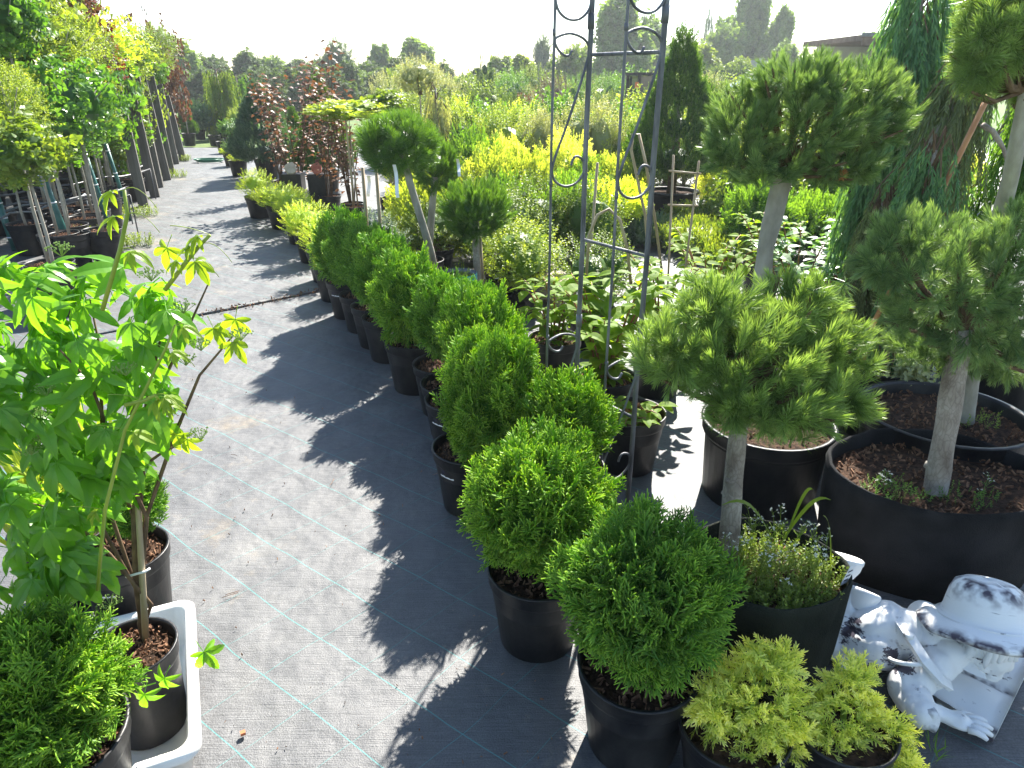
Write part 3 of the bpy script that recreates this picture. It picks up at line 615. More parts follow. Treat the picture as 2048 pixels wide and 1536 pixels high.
# ================================================================== GOLDEN DWARF SPRUCES
def spruce_plant(px, py, rpx, zc, label, seed, ells, n, tagang, pr=1., poff=(0, 0)):
    c = at(px, py, zc); t = thing('potted_golden_spruce', label, 'spruce', (c.x, c.y, 0), 0, 'golden dwarf spruces in the front corner')
    pt = link('pot', POT_S, t, (poff[0], poff[1], 0), 0, pr); link('soil', SOIL_S, t, (poff[0], poff[1], 0), 0, pr)
    mb = MB(); P, Nn = crown_pts(ells, n, .5, .16, 3, seed); Nn[:, 2] *= .5
    fill(mb, SPG, P, Nn, .046, .12, .75, 0, .6, cl=18); mb.raw([(0,0,.2),(.002,0,.2),(0,.002,.2)],[(0,1,2)])
    for c_, r_ in ells: mb.tube([(poff[0], poff[1], .17), (c_[0]*.5, c_[1]*.5, c_[2]*.8), c_], [.009, .007, .003], 6, v=-.3)
    f = mb.build('foliage', M['golden'], t); f['kind'] = 'stuff'
    tg = link('price_label', tag_mesh(.115, .065, .032), pt, (0, 0, .155)); tg.rotation_euler = (0, 0, tagang)
spruce_plant(1505, 1400, 100, .25, 'golden dwarf spruce in the front row, left one of the two', 3,
    [((0, 0, .26), (.13, .13, .07)), ((.05, .05, .31), (.08, .07, .05)), ((-.10, -.03, .25), (.06, .07, .07)), ((.04, -.07, .21), (.08, .06, .06)), ((-.03, -.10, .17), (.05, .04, .05))], 560, .1, 1.05, (-.05, -.04))
spruce_plant(1690, 1430, 90, .2, 'trailing golden dwarf spruce with bare brown twigs, beside the white statue', 8,
    [((0, 0, .21), (.10, .10, .06)), ((.03, .06, .25), (.07, .06, .05)), ((.09, -.04, .18), (.06, .06, .06)), ((-.05, -.05, .19), (.07, .06, .05)), ((.10, -.10, .12), (.05, .04, .07))], 460, -.25, 1., (-.02, -.03))

# ================================================================== BIG PINE TOPIARIES
def pine_crown(name, parent, ells, n, size, m, seed, Ts=PT, up=.45, trunk_top=None, var=.35, inner=True):
    mb = MB(); P, Nn = crown_pts(ells, n, .70, .15, 3.4, seed)
    fill(mb, Ts, P, Nn, size, up, .6, 0, var+.25, cl=10)
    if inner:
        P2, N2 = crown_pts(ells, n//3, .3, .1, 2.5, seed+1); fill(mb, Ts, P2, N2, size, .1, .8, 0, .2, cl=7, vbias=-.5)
    if trunk_top is not None:
        q = rng.permutation(len(P))[:40]
        for i in q:
            a = Vector(trunk_top); b = Vector(P[i]); md = a.lerp(b, .5)+Vector((0, 0, -.03)); mb.tube([a, md, b], [.010, .007, .004], 5, v=.5, cap=False, mi=1)
    o = mb.build(name, [m, M['twig']], parent); o['kind'] = 'stuff'; return o
# front: fabric pot with flowering weeds
c = at(1530, 1128, .33); t1 = thing('potted_pine', 'low round pine on a pale stem, felt pot full of white flowering weeds', 'pine', (c.x, c.y, 0), 0, 'pines grown as balls on stems')
L1 = lambda px, py, d: atd(px, py, d)-Vector((c.x, c.y, 0))
pf = link('felt_pot', felt_mesh('felt_pot', M['fpot_g'], .225, .20, .34, 1.3), t1); link('soil', soil_mesh(.215, .285, .19, 260, 4), t1)
b0 = L1(1462, 1075, c.y+.06); b0.z = .28; b1 = L1(1468, 960, c.y+.08); b2 = L1(1478, 860, c.y+.10)
bark_trunk('trunk', [b0, b1, b2, b2+V3(.01, 0, .12)], [.032, .026, .025, .02], M['bark'], t1, 14, 4, 3)
k = c.y+.10
def EL(px, py, d, rx, ry, rd=None):
    p = atd(px, py, d); dep = p.y*math.cos(TILT)+(H-p.z)*math.sin(TILT); return ((p.x, p.y, p.z), (rx*dep/F, (rd or rx)*dep/F, ry*dep/F))
def shift(E_, o): return [((e[0][0]-o[0], e[0][1]-o[1], e[0][2]-o[2]), e[1]) for e in E_]
ells = shift([EL(1500, 720, k, 150, 110), EL(1355, 705, k, 95, 75), EL(1640, 700, k+.03, 100, 80), EL(1560, 790, k-.10, 130, 70), EL(1430, 610, k+.05, 85, 60), EL(1590, 610, k+.08, 90, 55), EL(1690, 800, k-.05, 60, 45), EL(1470, 790, k-.12, 75, 60)], (c.x, c.y, 0))
pine_crown('crown', t1, ells, 480, .056, M['pine'], 5, [PT[0]]+PTU, .5, trunk_top=tuple(b2+V3(0, 0, .10)))
flat_tag('paper_tag', None, L1(1697, 1150, c.y-.10), .028, .07, .5, .2, t1)

# behind it: smooth round pot, tall stem, upper ball
c = at(1550, 858, .335); c.y += .08; t2 = thing('potted_pine', 'tall pine ball with a brown cone, pale stem, in the smooth black pot', 'pine', (c.x, c.y, 0), 0, 'pines grown as balls on stems')
link('pot', pot_mesh('pot', M['pot'], .255, .225, .335), t2); link('soil', soil_mesh(.24, .28, chips=120), t2)
L2 = lambda px, py, d: atd(px, py, d)-Vector((c.x, c.y, 0))
k = c.y-.02; a0 = L2(1500, 700, k); a0.z = .25; a1 = L2(1515, 620, k); a2 = L2(1532, 500, k); a3 = L2(1562, 365, k)
bark_trunk('trunk', [a0, a1, a2, a3, L2(1590, 310, k)], [.034, .032, .030, .034, .02], M['bark_g'], t2, 14, 5, 9)
ells = shift([EL(1610, 240, k, 130, 95), EL(1490, 250, k, 90, 75), EL(1725, 235, k, 95, 85), EL(1600, 170, k, 110, 55), EL(1530, 320, k-.05, 90, 50), EL(1680, 320, k-.03, 90, 48), EL(1460, 300, k-.05, 60, 40), EL(1730, 180, k+.05, 70, 55)], (c.x, c.y, 0))
pine_crown('crown', t2, ells, 600, .050, M['pine_d'], 15, PTU, .7, tuple(L2(1585, 320, k)))
mb = MB(); q = L2(1685, 350, k-.12)
for i in range(40):
    f = i/40; a = i*2.4; d = V3(math.cos(a)*math.sin(PI*(.15+.8*f)), math.sin(a)*math.sin(PI*(.15+.8*f)), math.cos(PI*(.15+.8*f)))
    leaf_geo(mb, q+d*.008, d+V3(0, 0, .5), d, .016, .012, .1, .1, 2, shape=.5)
mb.build('pine_cone', M['ocane'], t2)

# right: wide felt pot, low dark crown
c = at(1900, 958, .36); c.y += .06; t3 = thing('potted_pine', 'dark spreading pine on a flaking stem, in the wide felt pot behind the statue', 'pine', (c.x, c.y, 0), 0, 'pines grown as balls on stems')
link('felt_pot', felt_mesh('felt_pot', M['fpot'], .37, .29, .37, 4.1), t3); link('soil', soil_mesh(.355, .31, .275, 420, 8), t3)
L3 = lambda px, py, d: atd(px, py, d)-Vector((c.x, c.y, 0))
k = at(1868, 985, .31).y; a0 = at(1868, 985, .31)-Vector((c.x, c.y, 0)); a1 = L3(1890, 870, k+.01); a2 = L3(1912, 740, k+.02); a3 = L3(1925, 660, k+.03)
bark_trunk('trunk', [a0-V3(0, 0, .02), a0, a1, a2, a3], [.045, .038, .034, .036, .026], M['bark'], t3, 14, 4, 21)
k += .05; ells = shift([EL(1890, 560, k, 150, 95), EL(1780, 520, k+.05, 80, 60), EL(2010, 560, k, 120, 110), EL(1850, 480, k+.1, 110, 60), EL(1960, 650, k-.05, 110, 70), EL(2060, 470, k+.1, 100, 70), EL(1830, 630, k, 70, 50), EL(1990, 700, k-.02, 80, 40), EL(1885, 690, k+.12, 110, 48), EL(2010, 715, k+.12, 110, 48)], (c.x, c.y, 0))
pine_crown('crown', t3, ells, 620, .049, M['pine_d'], 25, PTU+PT[:1], .35, tuple(a3))

# far right: round pot with two stems, high crown at the frame corner
c = at(1915, 850, .36); c.y += .1; t4 = thing('potted_pine', 'pine with the highest crown, leaning grey stem, round black pot with bark soil', 'pine', (c.x, c.y, 0), 0, 'pines grown as balls on stems')
link('pot', pot_mesh('pot', M['pot'], .31, .27, .37), t4); link('soil', soil_mesh(.30, .32, chips=320, seed=5), t4)
L4 = lambda px, py, d: atd(px, py, d)-Vector((c.x, c.y, 0)); k = c.y
a0 = L4(1925, 870, k); a0.z = .3
bark_trunk('trunk', [a0, L4(1940, 770, k), L4(1985, 500, k-.08), L4(2030, 310, k-.22), L4(2050, 180, k-.25)], [.032, .030, .027, .024, .018], M['bark_g'], t4, 12, 3, 31)
ells = shift([EL(2000, 80, k-.25, 95, 80), EL(2070, 120, k-.2, 90, 90), EL(1960, 130, k-.25, 60, 60), EL(2020, 10, k-.2, 90, 60)], (c.x, c.y, 0))
pine_crown('crown', t4, ells, 420, .048, M['pine'], 35, PTM+PT[:1], .4, tuple(L4(2050, 180, k-.25)))

# weeds in the felt pots and on the ground
def weeds(name, c, rx, ry, n, h, z, m=M['bush_g'], flowers=0, label=None, cat=None, parent=None, T=SHF, size=.05, kind='stuff'):
    mb = MB(); rr = np.sqrt(rng.random(n)); an = rng.random(n)*2*PI
    P = np.stack([c[0]+rr*np.cos(an)*rx, c[1]+rr*np.sin(an)*ry, np.full(n, z)], 1)
    D = unit(n)*.5+[0, 0, 1.]; g = rng.integers(0, len(T), n)
    for i, t_ in enumerate(T):
        q = g == i; mb.inst(t_, P[q], frames(D[q]), size*(.6+.8*rng.random(q.sum())), .4+.5*rng.random(q.sum()))
    for _ in range(flowers):
        a = rnd.uniform(0, 2*PI); r = math.sqrt(rnd.random())*.9; p = V3(c[0]+rx*r*math.cos(a), c[1]+ry*r*math.sin(a), z)
        hh = h*rnd.uniform(.5, 1); tp = p+V3(rnd.uniform(-.3, .3)*hh, rnd.uniform(-.3, .3)*hh, hh); mid = p.lerp(tp, .5)+V3(rnd.uniform(-.01, .01), 0, .01)
        mb.tube([p, mid, tp], [.0013, .001, .0008], 4, v=.8, cap=False)
        for j in range(14):
            f = rnd.uniform(.55, 1); b = p.lerp(tp, f); d = V3(rnd.uniform(-1, 1), rnd.uniform(-1, 1), rnd.uniform(.2, 1)).normalized()
            e = b+d*.018*(1.3-f*.5); mb.tube([b, e], .0006, 3, v=.8, cap=False)
            leaf_geo(mb, e, d, V3(rnd.uniform(-1, 1), rnd.uniform(-1, 1), 1), .007, .006, .1, .1, 2); 
            if f > .8: mb.mi[-1][:] = 1; leaf_geo(mb, e, V3(-d.y, d.x, .5), V3(0, 0, 1), .007, .006, .1, .1, 2); mb.mi[-1][:] = 1
    o = mb.build(name, [m, M['flower']], parent)
    return tag(o, label, cat, kind=kind)
c1 = t1.location
weeds('weeds', (.02, -.02), .18, .155, 620, .2, .29, M['bush'], 34, parent=t1, size=.055)
mb = MB()
for px, py, ex, ey in ((1560, 1090, 1655, 1030), (1570, 1080, 1620, 1010), (1545, 1080, 1440, 1040), (1660, 1170, 1640, 1060)):
    p = L1x = atd(px, py, c1.y)-Vector((c1.x, c1.y, 0)); e = atd(ex, ey, c1.y-.05)-Vector((c1.x, c1.y, 0)); n8 = []
    for i in range(9):
        f = i/8; q = p.lerp(e, f)+V3(0, 0, .08*math.sin(PI*f*.8)); n8.append(q)
    V = []
    for i, q in enumerate(n8): w_ = .006*math.sin(PI*(.12+.85*i/8)); V += [(q.x, q.y-w_, q.z), (q.x, q.y+w_, q.z+w_)]
    mb.raw(V, [(2*i, 2*i+2, 2*i+3, 2*i+1) for i in range(8)], v=.9)
o = mb.build('grass_blade', M['bush'], t1)
weeds('weeds', (-.2, -.08), .09, .09, 50, .1, .32, M['bush_g'], 3, parent=t3, size=.04)
weeds('weeds', (.0, -.14), .12, .07, 26, .1, .32, M['bush_g'], 2, parent=t3, size=.04)
weeds('weeds', (.12, -.02), .1, .08, 26, .1, .335, M['bush'], 0, parent=t4, size=.05)
p = at(1800, 1505); weeds('grass_tuft', (p.x+.02, p.y), .1, .04, 40, .1, .0, M['bush_g'], 0, 'green grass blades growing at the bottom edge beside the statue book', 'grass', None, [T_leaf(3, .06, .3, .1)], .07, 'stuff')

# small bright potted plant behind
c = at(1812, 775, .3); t = thing('potted_shrub', 'small glossy-leaved shrub in a round black pot between the pines', 'shrub', (c.x, c.y, 0))
link('pot', POT, t, s=1.05); link('soil', SOIL, t, s=1.05)
mb = MB(); P, Nn = crown_pts([((0, 0, .36), (.12, .1, .09))], 70, .3); fill(mb, SHO, P, Nn, .11, .9, .4, .2); mb.build('foliage', M['bush_p'], t)['kind'] = 'stuff'
c = at(1900, 790, .3); mb = MB(); mb.lathe([(.2, 0), (.22, .3), (.23, .31), (.2, .3)], 32, (c.x+.55, c.y+.5, 0), close=True)
tag(mb.build('plant_pot', M['pot'], None, True), 'large black pot in shade behind the round pot at the right edge', 'pot')

# ================================================================== WHITE STATUE
def build_statue():
    org = at(1745, 1262, .1); org.z = 0
    t = thing('reading_child_statue', 'white plaster statue of a child in a wide hat lying down reading a book', 'statue', tuple(org))
    W = lambda px, py, z: at(px, py, z)-org
    mb = MB(); prims = []
    def ell(c, r, rot=None):
        bm = bmesh.new(); bmesh.ops.create_icosphere(bm, subdivisions=3, radius=1)
        Rm = rot.to_matrix() if rot is not None else Matrix.Identity(3)
        V = [tuple(Vector(c)+Rm @ Vector((q.co.x*r[0], q.co.y*r[1], q.co.z*r[2]))) for q in bm.verts]
        mb.raw(V, [tuple(x.index for x in f.verts) for f in bm.faces]); bm.free()
    def limb(pts, rad, k=4):
        pts = [Vector(p) for p in pts]
        for i in range(len(pts)-1):
            for j in range(k+1):
                f = j/k; r = rad[i]*(1-f)+rad[i+1]*f; ell(pts[i].lerp(pts[i+1], f), (r, r, r))
    hip = W(1752, 1262, .10); chest = W(1868, 1275, .12); neck = W(1930, 1268, .17); head = W(1975, 1288, .175)
    ax = (chest-hip).normalized(); rq = ax.to_track_quat('X', 'Z')
    ell(hip, (.085, .085, .085), rq); ell(hip.lerp(chest, .45), (.09, .075, .075), rq); ell(chest, (.085, .085, .072), rq); ell(hip+V3(-.02, .05, .0), (.07, .06, .07), rq)
    ell(hip.lerp(chest, .2)+V3(0, .02, .02), (.07, .07, .06))
    limb([chest, neck, head], [.05, .038, .05]); ell(head, (.062, .062, .07)); 
    # face turned down towards the book
    fd = (W(2000, 1345, .12)-head).normalized(); ell(head+fd*.025, (.05, .052, .058)); ell(head+fd*.072+V3(0, 0, -.004), (.010, .010, .014)); ell(head+fd*.060+V3(.0, 0, -.03), (.018, .014, .009)); ell(head+fd*.05+V3(0, 0, -.048), (.02, .018, .014))
    ell(head+fd*.045+V3(-.03, -.01, -.01), (.02, .02, .02)); ell(head+fd*.045+V3(.03, .0, -.01), (.02, .02, .02)); ell(head+V3(-.055, -.02, -.01), (.012, .014, .02))
    # thighs, knees on the ground, shins raised
    k1 = W(1668, 1285, .05); k2 = W(1640, 1240, .05)
    limb([hip+V3(-.02, -.05, -.02), k1+V3(.02, 0, 0)], [.066, .052]); limb([hip+V3(-.03, .05, -.01), k2], [.066, .05])
    f1 = W(1700, 1195, .16); f2 = W(1668, 1130, .22)
    limb([k1, f1], [.05, .034]); limb([k2, f2], [.05, .034])
    # shirt hem folds
    for i in range(5):
        a = hip.lerp(k1, .2+.17*i); limb([a+V3(0, -.055, -.04), a+V3(-.01, .0, .035)], [.022, .02], 3)
    # near arm: puffed sleeve, elbow on the ground, cuff, wrist
    sh = W(1895, 1310, .12); el = W(1812, 1375, .055); cf = W(1842, 1425, .05); wr_ = W(1880, 1428, .042); hd = W(1918, 1442, .04)
    limb([sh, el], [.052, .05]); limb([el, cf], [.048, .042]); limb([cf, wr_], [.028, .023]); limb([wr_, hd], [.022, .023]); ell(hd, (.036, .030, .015), (hd-wr_).to_track_quat('X', 'Z'))
    # far arm
    sh2 = chest+V3(.02, .09, 0); el2 = sh2+V3(.06, .03, -.06); limb([sh2, el2, el2+V3(.12, -.03, -.01)], [.045, .04, .02]); 
    smat = statue_mat([(W(1712, 1268, .10), .030), (W(1690, 1235, .10), .022), (W(1745, 1335, .05), .022), (W(1800, 1318, .12), .028), (W(1820, 1345, .08), .024), (W(1905, 1255, .16), .022), (W(1850, 1445, .04), .014)])
    me = mb.mesh('body', smat, True); o = link('body', me, t)
    md = o.modifiers.new('r', 'REMESH'); md.mode = 'VOXEL'; md.voxel_size = .0036; md.use_smooth_shade = True
    ms = o.modifiers.new('s', 'SMOOTH'); ms.iterations = 2; ms.factor = .5
    tx = bpy.data.textures.new('folds', 'CLOUDS'); tx.noise_scale = .06; tx.noise_depth = 1
    dm = o.modifiers.new('d', 'DISPLACE'); dm.texture = tx; dm.strength = .016; dm.mid_level = .5
    bpy.context.view_layer.update(); dg = bpy.context.evaluated_depsgraph_get()
    nm = bpy.data.meshes.new_from_object(o.evaluated_get(dg)); nm.name = 'body'; o.modifiers.clear(); o.data = nm
    nm.materials.clear(); nm.materials.append(smat)
    # fingers: four unequal, bent, and a thumb leaving the side of the palm
    fd2 = (W(1965, 1462, .03)-hd); fd2.z = 0; fd2.normalize(); sd_ = V3(-fd2.y, fd2.x, 0)
    for i, L in enumerate((.050, .060, .057, .044)):
        b = hd+sd_*(.021-.0145*i)+fd2*.018; a_ = fd2*math.cos(.14*(1.5-i))+sd_*math.sin(.14*(1.5-i))
        mf = MB(); mf.tube([b, b+a_*L*.4+V3(0, 0, .004), b+a_*L*.75+V3(0, 0, .001), b+a_*L+V3(0, 0, -.005)], [.0095, .0090, .0080, .0055], 8); mf.build('finger', M['statue'], o, True)
    # flared, crumpled cuff round the wrist
    cd_ = (wr_-cf).normalized(); ca_ = cd_.cross(V3(0, 0, 1)).normalized(); cb_ = ca_.cross(cd_); mcf = MB(); V = []; S = 28
    for rr, zz in ((.040, -.012), (.046, .004), (.051, .016), (.047, .018), (.032, .008)):
        for k_ in range(S):
            an = 2*PI*k_/S; q = rr*(1+.10*math.sin(an*5+rr*60)+.05*math.sin(an*3)); V.append(tuple(cf+cd_*(zz+.004*math.sin(an*4))+ca_*math.cos(an)*q+cb_*math.sin(an)*q*.8))
    mcf.raw(V, [(i*S+k_, i*S+(k_+1) % S, (i+1)*S+(k_+1) % S, (i+1)*S+k_) for i in range(4) for k_ in range(S)]); mcf.build('cuff', M['statue'], t, True)
    b = hd-fd2*.004+sd_*.022; mf = MB(); mf.tube([b-sd_*.010, b+sd_*.010+fd2*.016, b+sd_*.012+fd2*.038], [.012, .0105, .006], 8); mf.build('thumb', M['statue'], o, True)
    # shoes: rounded soles turned up
    for f_, kk, nm_ in ((f1, k1, 'shoe'), (f2, k2, 'shoe')):
        d = (f_-kk).normalized(); q = d.to_track_quat('Z', 'X').to_matrix(); ms_ = MB()
        side = V3(.6, -.5, .25).normalized() if f_ is f1 else V3(.75, -.35, -.1).normalized()
        S = 20; V = []
        for zz, sc2 in ((-.035, .72), (-.01, .95), (.008, 1.), (.012, 1.04), (.022, 1.05), (.026, .98)):
            for k_ in range(S):
                a = 2*PI*k_/S; lx = math.cos(a)*.058*sc2; ly = math.sin(a)*.034*sc2*(1+.15*math.cos(a))
                n1_ = (side-d*side.dot(d)).normalized(); n2_ = d.cross(n1_); V.append(tuple(f_+d*(zz+.01)+n1_*(lx+.02)+n2_*ly))
        ms_.raw(V, [(i*S+k_, i*S+(k_+1) % S, (i+1)*S+(k_+1) % S, (i+1)*S+k_) for i in range(5) for k_ in range(S)]+[tuple(5*S+k_ for k_ in range(S))])
        ms_.build(nm_, M['statue'], t, True)
    # hat: high crown, wide drooping brim with carved bands
    hc = W(1968, 1245, .205); mh = MB(); S = 64; prof = [(.0, .122), (.03, .122), (.062, .117), (.082, .104), (.093, .080), (.099, .052), (.104, .028), (.112, .015), (.125, .008), (.145, .000), (.163, -.012), (.168, -.020), (.164, -.026), (.148, -.018), (.120, -.008), (.08, .0), (.0, .0)]
    V = []
    for i, (r, z) in enumerate(prof):
        for k_ in range(S):
            a = 2*PI*k_/S; q = 1+.05*noise.noise(V3(math.cos(a)*1.5, math.sin(a)*1.5, 1))*(r > .09); dz = .016*noise.noise(V3(math.cos(a)*1.6, math.sin(a)*1.6, 7))*max(0, (r-.09)/.07)
            V.append((r*q*math.cos(a), r*q*math.sin(a), z+dz+.0018*math.sin(i*2.1+a)))
    mh.raw(V, [(i*S+k_, i*S+(k_+1) % S, (i+1)*S+(k_+1) % S, (i+1)*S+k_) for i in range(len(prof)-1) for k_ in range(S)])
    hm = statue_mat(); h = mh.build('hat', hm, t, True, loc=tuple(hc)); h.rotation_euler = (math.radians(-20), math.radians(5), 0)
    for nd in hm.node_tree.nodes:
        if nd.type == 'MAPPING': nd.inputs['Scale'].default_value = (.55, .55, 9)
    for r, z in ((.094, .052), (.100, .03), (.118, .0125)):
        mr = MB(); mr.lathe([(r-.002, z-.003), (r+.003, z), (r-.002, z+.003)], 48); mr.build('hat_band', M['statue'], h, True)
    # hair locks under the brim
    for i in range(9):
        a = -2.75+.2*i+rnd.uniform(-.05, .05); r0 = .060+.006*rnd.random(); p = head+V3(math.cos(a)*r0, math.sin(a)*r0, .012); ml = MB(); sw = rnd.uniform(-.016, .016); L = rnd.uniform(.018, .034)*(1.4 if i < 4 else .8)
        ml.tube([p+V3(0, 0, .03), p+V3(sw*.4, -.004, .012), p+V3(sw, -.006, -L*.4), p+V3(sw*.3, -.002, -L)], [.008, .009, .007, .002], 7); ml.build('hair_lock', M['statue'], t, True)
    # overall strap with a round button, buckle, collar
    sp = [W(1790, 1235, .160), W(1818, 1272, .178), W(1850, 1322, .155), W(1880, 1358, .118), W(1900, 1372, .088)]; V = []
    for i, p in enumerate(sp):
        d = (sp[min(i+1, 4)]-sp[max(i-1, 0)]).normalized(); s_ = d.cross(V3(0, -.35, 1)).normalized()*.014; n9 = s_.cross(d).normalized()*.006
        V += [tuple(p-s_-n9), tuple(p-s_+n9), tuple(p+s_+n9), tuple(p+s_-n9)]
    ms2 = MB(); ms2.raw(V, [(4*i+a, 4*i+(a+1) % 4, 4*i+4+(a+1) % 4, 4*i+4+a) for i in range(4) for a in range(4)]+[(3, 2, 1, 0), (16, 17, 18, 19)]); st = ms2.build('strap', M['statue'], t)
    mb2 = MB(); mb2.lathe([(.0, .009), (.010, .009), (.013, .005), (.013, -.004), (0, -.006)], 20, sp[1]+V3(-.004, -.004, .004)); mb2.build('button', M['statue'], st, True)
    mc = MB(); p = W(1955, 1330, .115)
    leaf_geo(mc, p+V3(-.045, .02, .02), V3(.5, -.8, -.25), V3(-.3, -.4, 1), .085, .06, .1, .1, 4, shape=.5); mc.build('collar', M['statue'], t, True)
    # bib pocket: a rim of cloth with a dark opening
    mp_ = MB(); pc = W(1818, 1310, .145); pts = []
    for i in range(15): a = PI*.9+i/14*PI*1.2; pts.append(pc+V3(math.cos(a)*.045, math.sin(a)*.034, -.03*(1+math.sin(a))*.6))
    mp_.tube(pts, .006, 6); mp_.build('cloth_rim', M['statue'], t, True)
    # the open book, pages curving from the middle
    A, B_, C_, D_ = W(1850, 1400, .0), W(1985, 1487, .0), W(2062, 1330, .0), W(1940, 1290, .0); mk = MB(); nx, ny = 16, 6; V = []; 
    for lay in (0, 1):
        for j in range(ny+1):
            for i in range(nx+1):
                u, v_ = i/nx, j/ny; p = A.lerp(B_, 1-0*u).lerp(C_.lerp(C_, 0), u) if False else (A.lerp(B_, v_)).lerp(D_.lerp(C_, v_), u)
                hgt = .030+.016*math.sin(PI*min(1, abs(u-.48)/.5))-.018*math.exp(-((u-.48)/.035)**2)+.003*noise.noise(V3(u*4, v_*4, 0))
                V.append((p.x, p.y, .003 if lay == 0 else max(.012, hgt)))
    nn = (nx+1)*(ny+1); Fc = [(nn+j*(nx+1)+i, nn+j*(nx+1)+i+1, nn+(j+1)*(nx+1)+i+1, nn+(j+1)*(nx+1)+i) for j in range(ny) for i in range(nx)]
    Fc = [tuple(reversed(f)) for f in Fc]
    for i in range(nx): Fc += [(i, i+1, nn+i+1, nn+i), (ny*(nx+1)+i+1, ny*(nx+1)+i, nn+ny*(nx+1)+i, nn+ny*(nx+1)+i+1)]
    for j in range(ny): a = j*(nx+1); b = a+nx+1; Fc += [(b, a, nn+a, nn+b), (a+nx, b+nx, nn+b+nx, nn+a+nx)]
    mk.raw(V, Fc); bk = mk.build('book', M['statue'], t, True)
    return t
build_statue()

# ================================================================== STEEL TRELLIS
def build_trellis():
    t = thing('steel_trellis', 'tall weathered steel trellis with scrolls standing behind the thuja row', 'trellis', (.47, 2.42, 0))
    o_ = V3(.47, 2.42, 0); P2 = V3(0, 0, 0); ax = V3(-.575, .818, 0); sdv = V3(-.818, -.575, 0)
    P1 = P2+ax*.345; Wd = .160; TOP = 2.35
    for nm, P in (('rear', P1), ('front', P2)):
        for th, Q, r in ((0, P, .0095), (1, P+sdv*Wd, .0048)):
            mb = MB(); pts = [Q+V3(.0015*math.sin(i*1.3), .0015*math.cos(i*1.7), TOP*i/14) for i in range(15)]
            mb.tube(pts, r, 10 if not th else 8); pl = mb.build('pole', M['iron'], t, True)
            for zz in ((.70, 1.78) if not th else (.66, 1.25, 1.74)):
                mj = MB(); mj.tube([Q+V3(0, 0, zz-.025*(1 if not th else .4)), Q+V3(0, 0, zz+.025*(1 if not th else .4))], r*1.28, 10); mj.build('joint_sleeve', M['iron'], pl, True)
        # scroll: hook, loop, long diagonal, loop, hook; u runs from the thin rod (0) to the thick one (1)
        sc_ = [(.50, .905), (.42, .875), (.30, .872), (.14, .90), (.04, .94), (.03, .97), (.10, .985), (.25, 1.0), (.45, 1.008), (.68, .995), (.86, .97), (.97, .93), (.97, .88), (.86, .77), (.62, .58), (.38, .40), (.14, .24), (.03, .14), (.04, .09), (.12, .045), (.28, .012), (.48, .0), (.70, .012), (.88, .05), (.97, .10), (.95, .16), (.84, .195), (.70, .205), (.62, .185), (.58, .15)]
        for z1 in (2.28, 1.735, .655):
            L = .50; mb = MB(); pts = []
            for i in range(len(sc_)):                       # catmull-rom smoothing
                p0, p1, p2, p3 = [sc_[min(max(i+k, 0), len(sc_)-1)] for k in (-1, 0, 1, 2)]
                for k in range(3):
                    f = k/3; q = [.5*(2*p1[a]+(p2[a]-p0[a])*f+(2*p0[a]-5*p1[a]+4*p2[a]-p3[a])*f*f+(3*p1[a]-p0[a]-3*p2[a]+p3[a])*f**3) for a in (0, 1)]
                    pts.append(P+sdv*Wd*(1-q[0])+V3(0, 0, z1-L+L*q[1]))
            mb.tube(pts, .0046, 7); mb.build('scroll', M['iron'], t, True)
    for zz in (1.675, 1.03, .40):
        mb = MB(); mb.tube([P2+V3(0, 0, zz), P1+V3(0, 0, zz)], .0062, 8); mb.build('crossbar', M['iron'], t, True)
build_trellis()

# ================================================================== WHITE TRAY, CREEPER ON A CANE
def build_tray():
    p = at(388, 1192, .13); q = at(402, 1500, .13); d = (q-p); d.z = 0; L = d.length*1.0; d.normalize(); ang = math.atan2(d.y, d.x)+PI/2
    Wd = .52; n = V3(-d.y, d.x, 0); n = n if n.x < 0 else -n
    c = p+d*L*.5+n*Wd*.5; c.z = 0
    mb = MB(); S = 12
    def ring(hw, hl, r, z):
        R = []
        for cx, cy, a0 in ((hw-r, hl-r, 0), (-hw+r, hl-r, PI/2), (-hw+r, -hl+r, PI), (hw-r, -hl+r, 1.5*PI)):
            for k in range(S+1): a = a0+PI/2*k/S; R.append((cx+r*math.cos(a), cy+r*math.sin(a), z))
        return R
    hw, hl = Wd/2, L/2
    rings = [ring(hw-.05, hl-.05, .03, .001), ring(hw-.035, hl-.035, .05, .004), ring(hw-.022, hl-.022, .05, .10), ring(hw-.002, hl-.002, .045, .102), ring(hw, hl, .045, .108), ring(hw, hl, .045, .126), ring(hw-.006, hl-.006, .042, .132), ring(hw-.022, hl-.022, .036, .132), ring(hw-.03, hl-.03, .034, .124), ring(hw-.045, hl-.045, .04, .03), ring(hw-.055, hl-.055, .04, .014)]
    n_ = len(rings[0]); V = [v for r in rings for v in r]
    Fc = [(i*n_+k, i*n_+(k+1) % n_, (i+1)*n_+(k+1) % n_, (i+1)*n_+k) for i in range(len(rings)-1) for k in range(n_)]+[tuple(range(n_-1, -1, -1)), tuple(range((len(rings)-1)*n_, len(rings)*n_))]
    mb.raw(V, Fc); o = mb.build('plastic_tray', M['white'], None, True, tuple(c), ang)
    tag(o, 'white plastic tray with rounded corners holding the creeper pot', 'tray')
    return c
trc = build_tray()

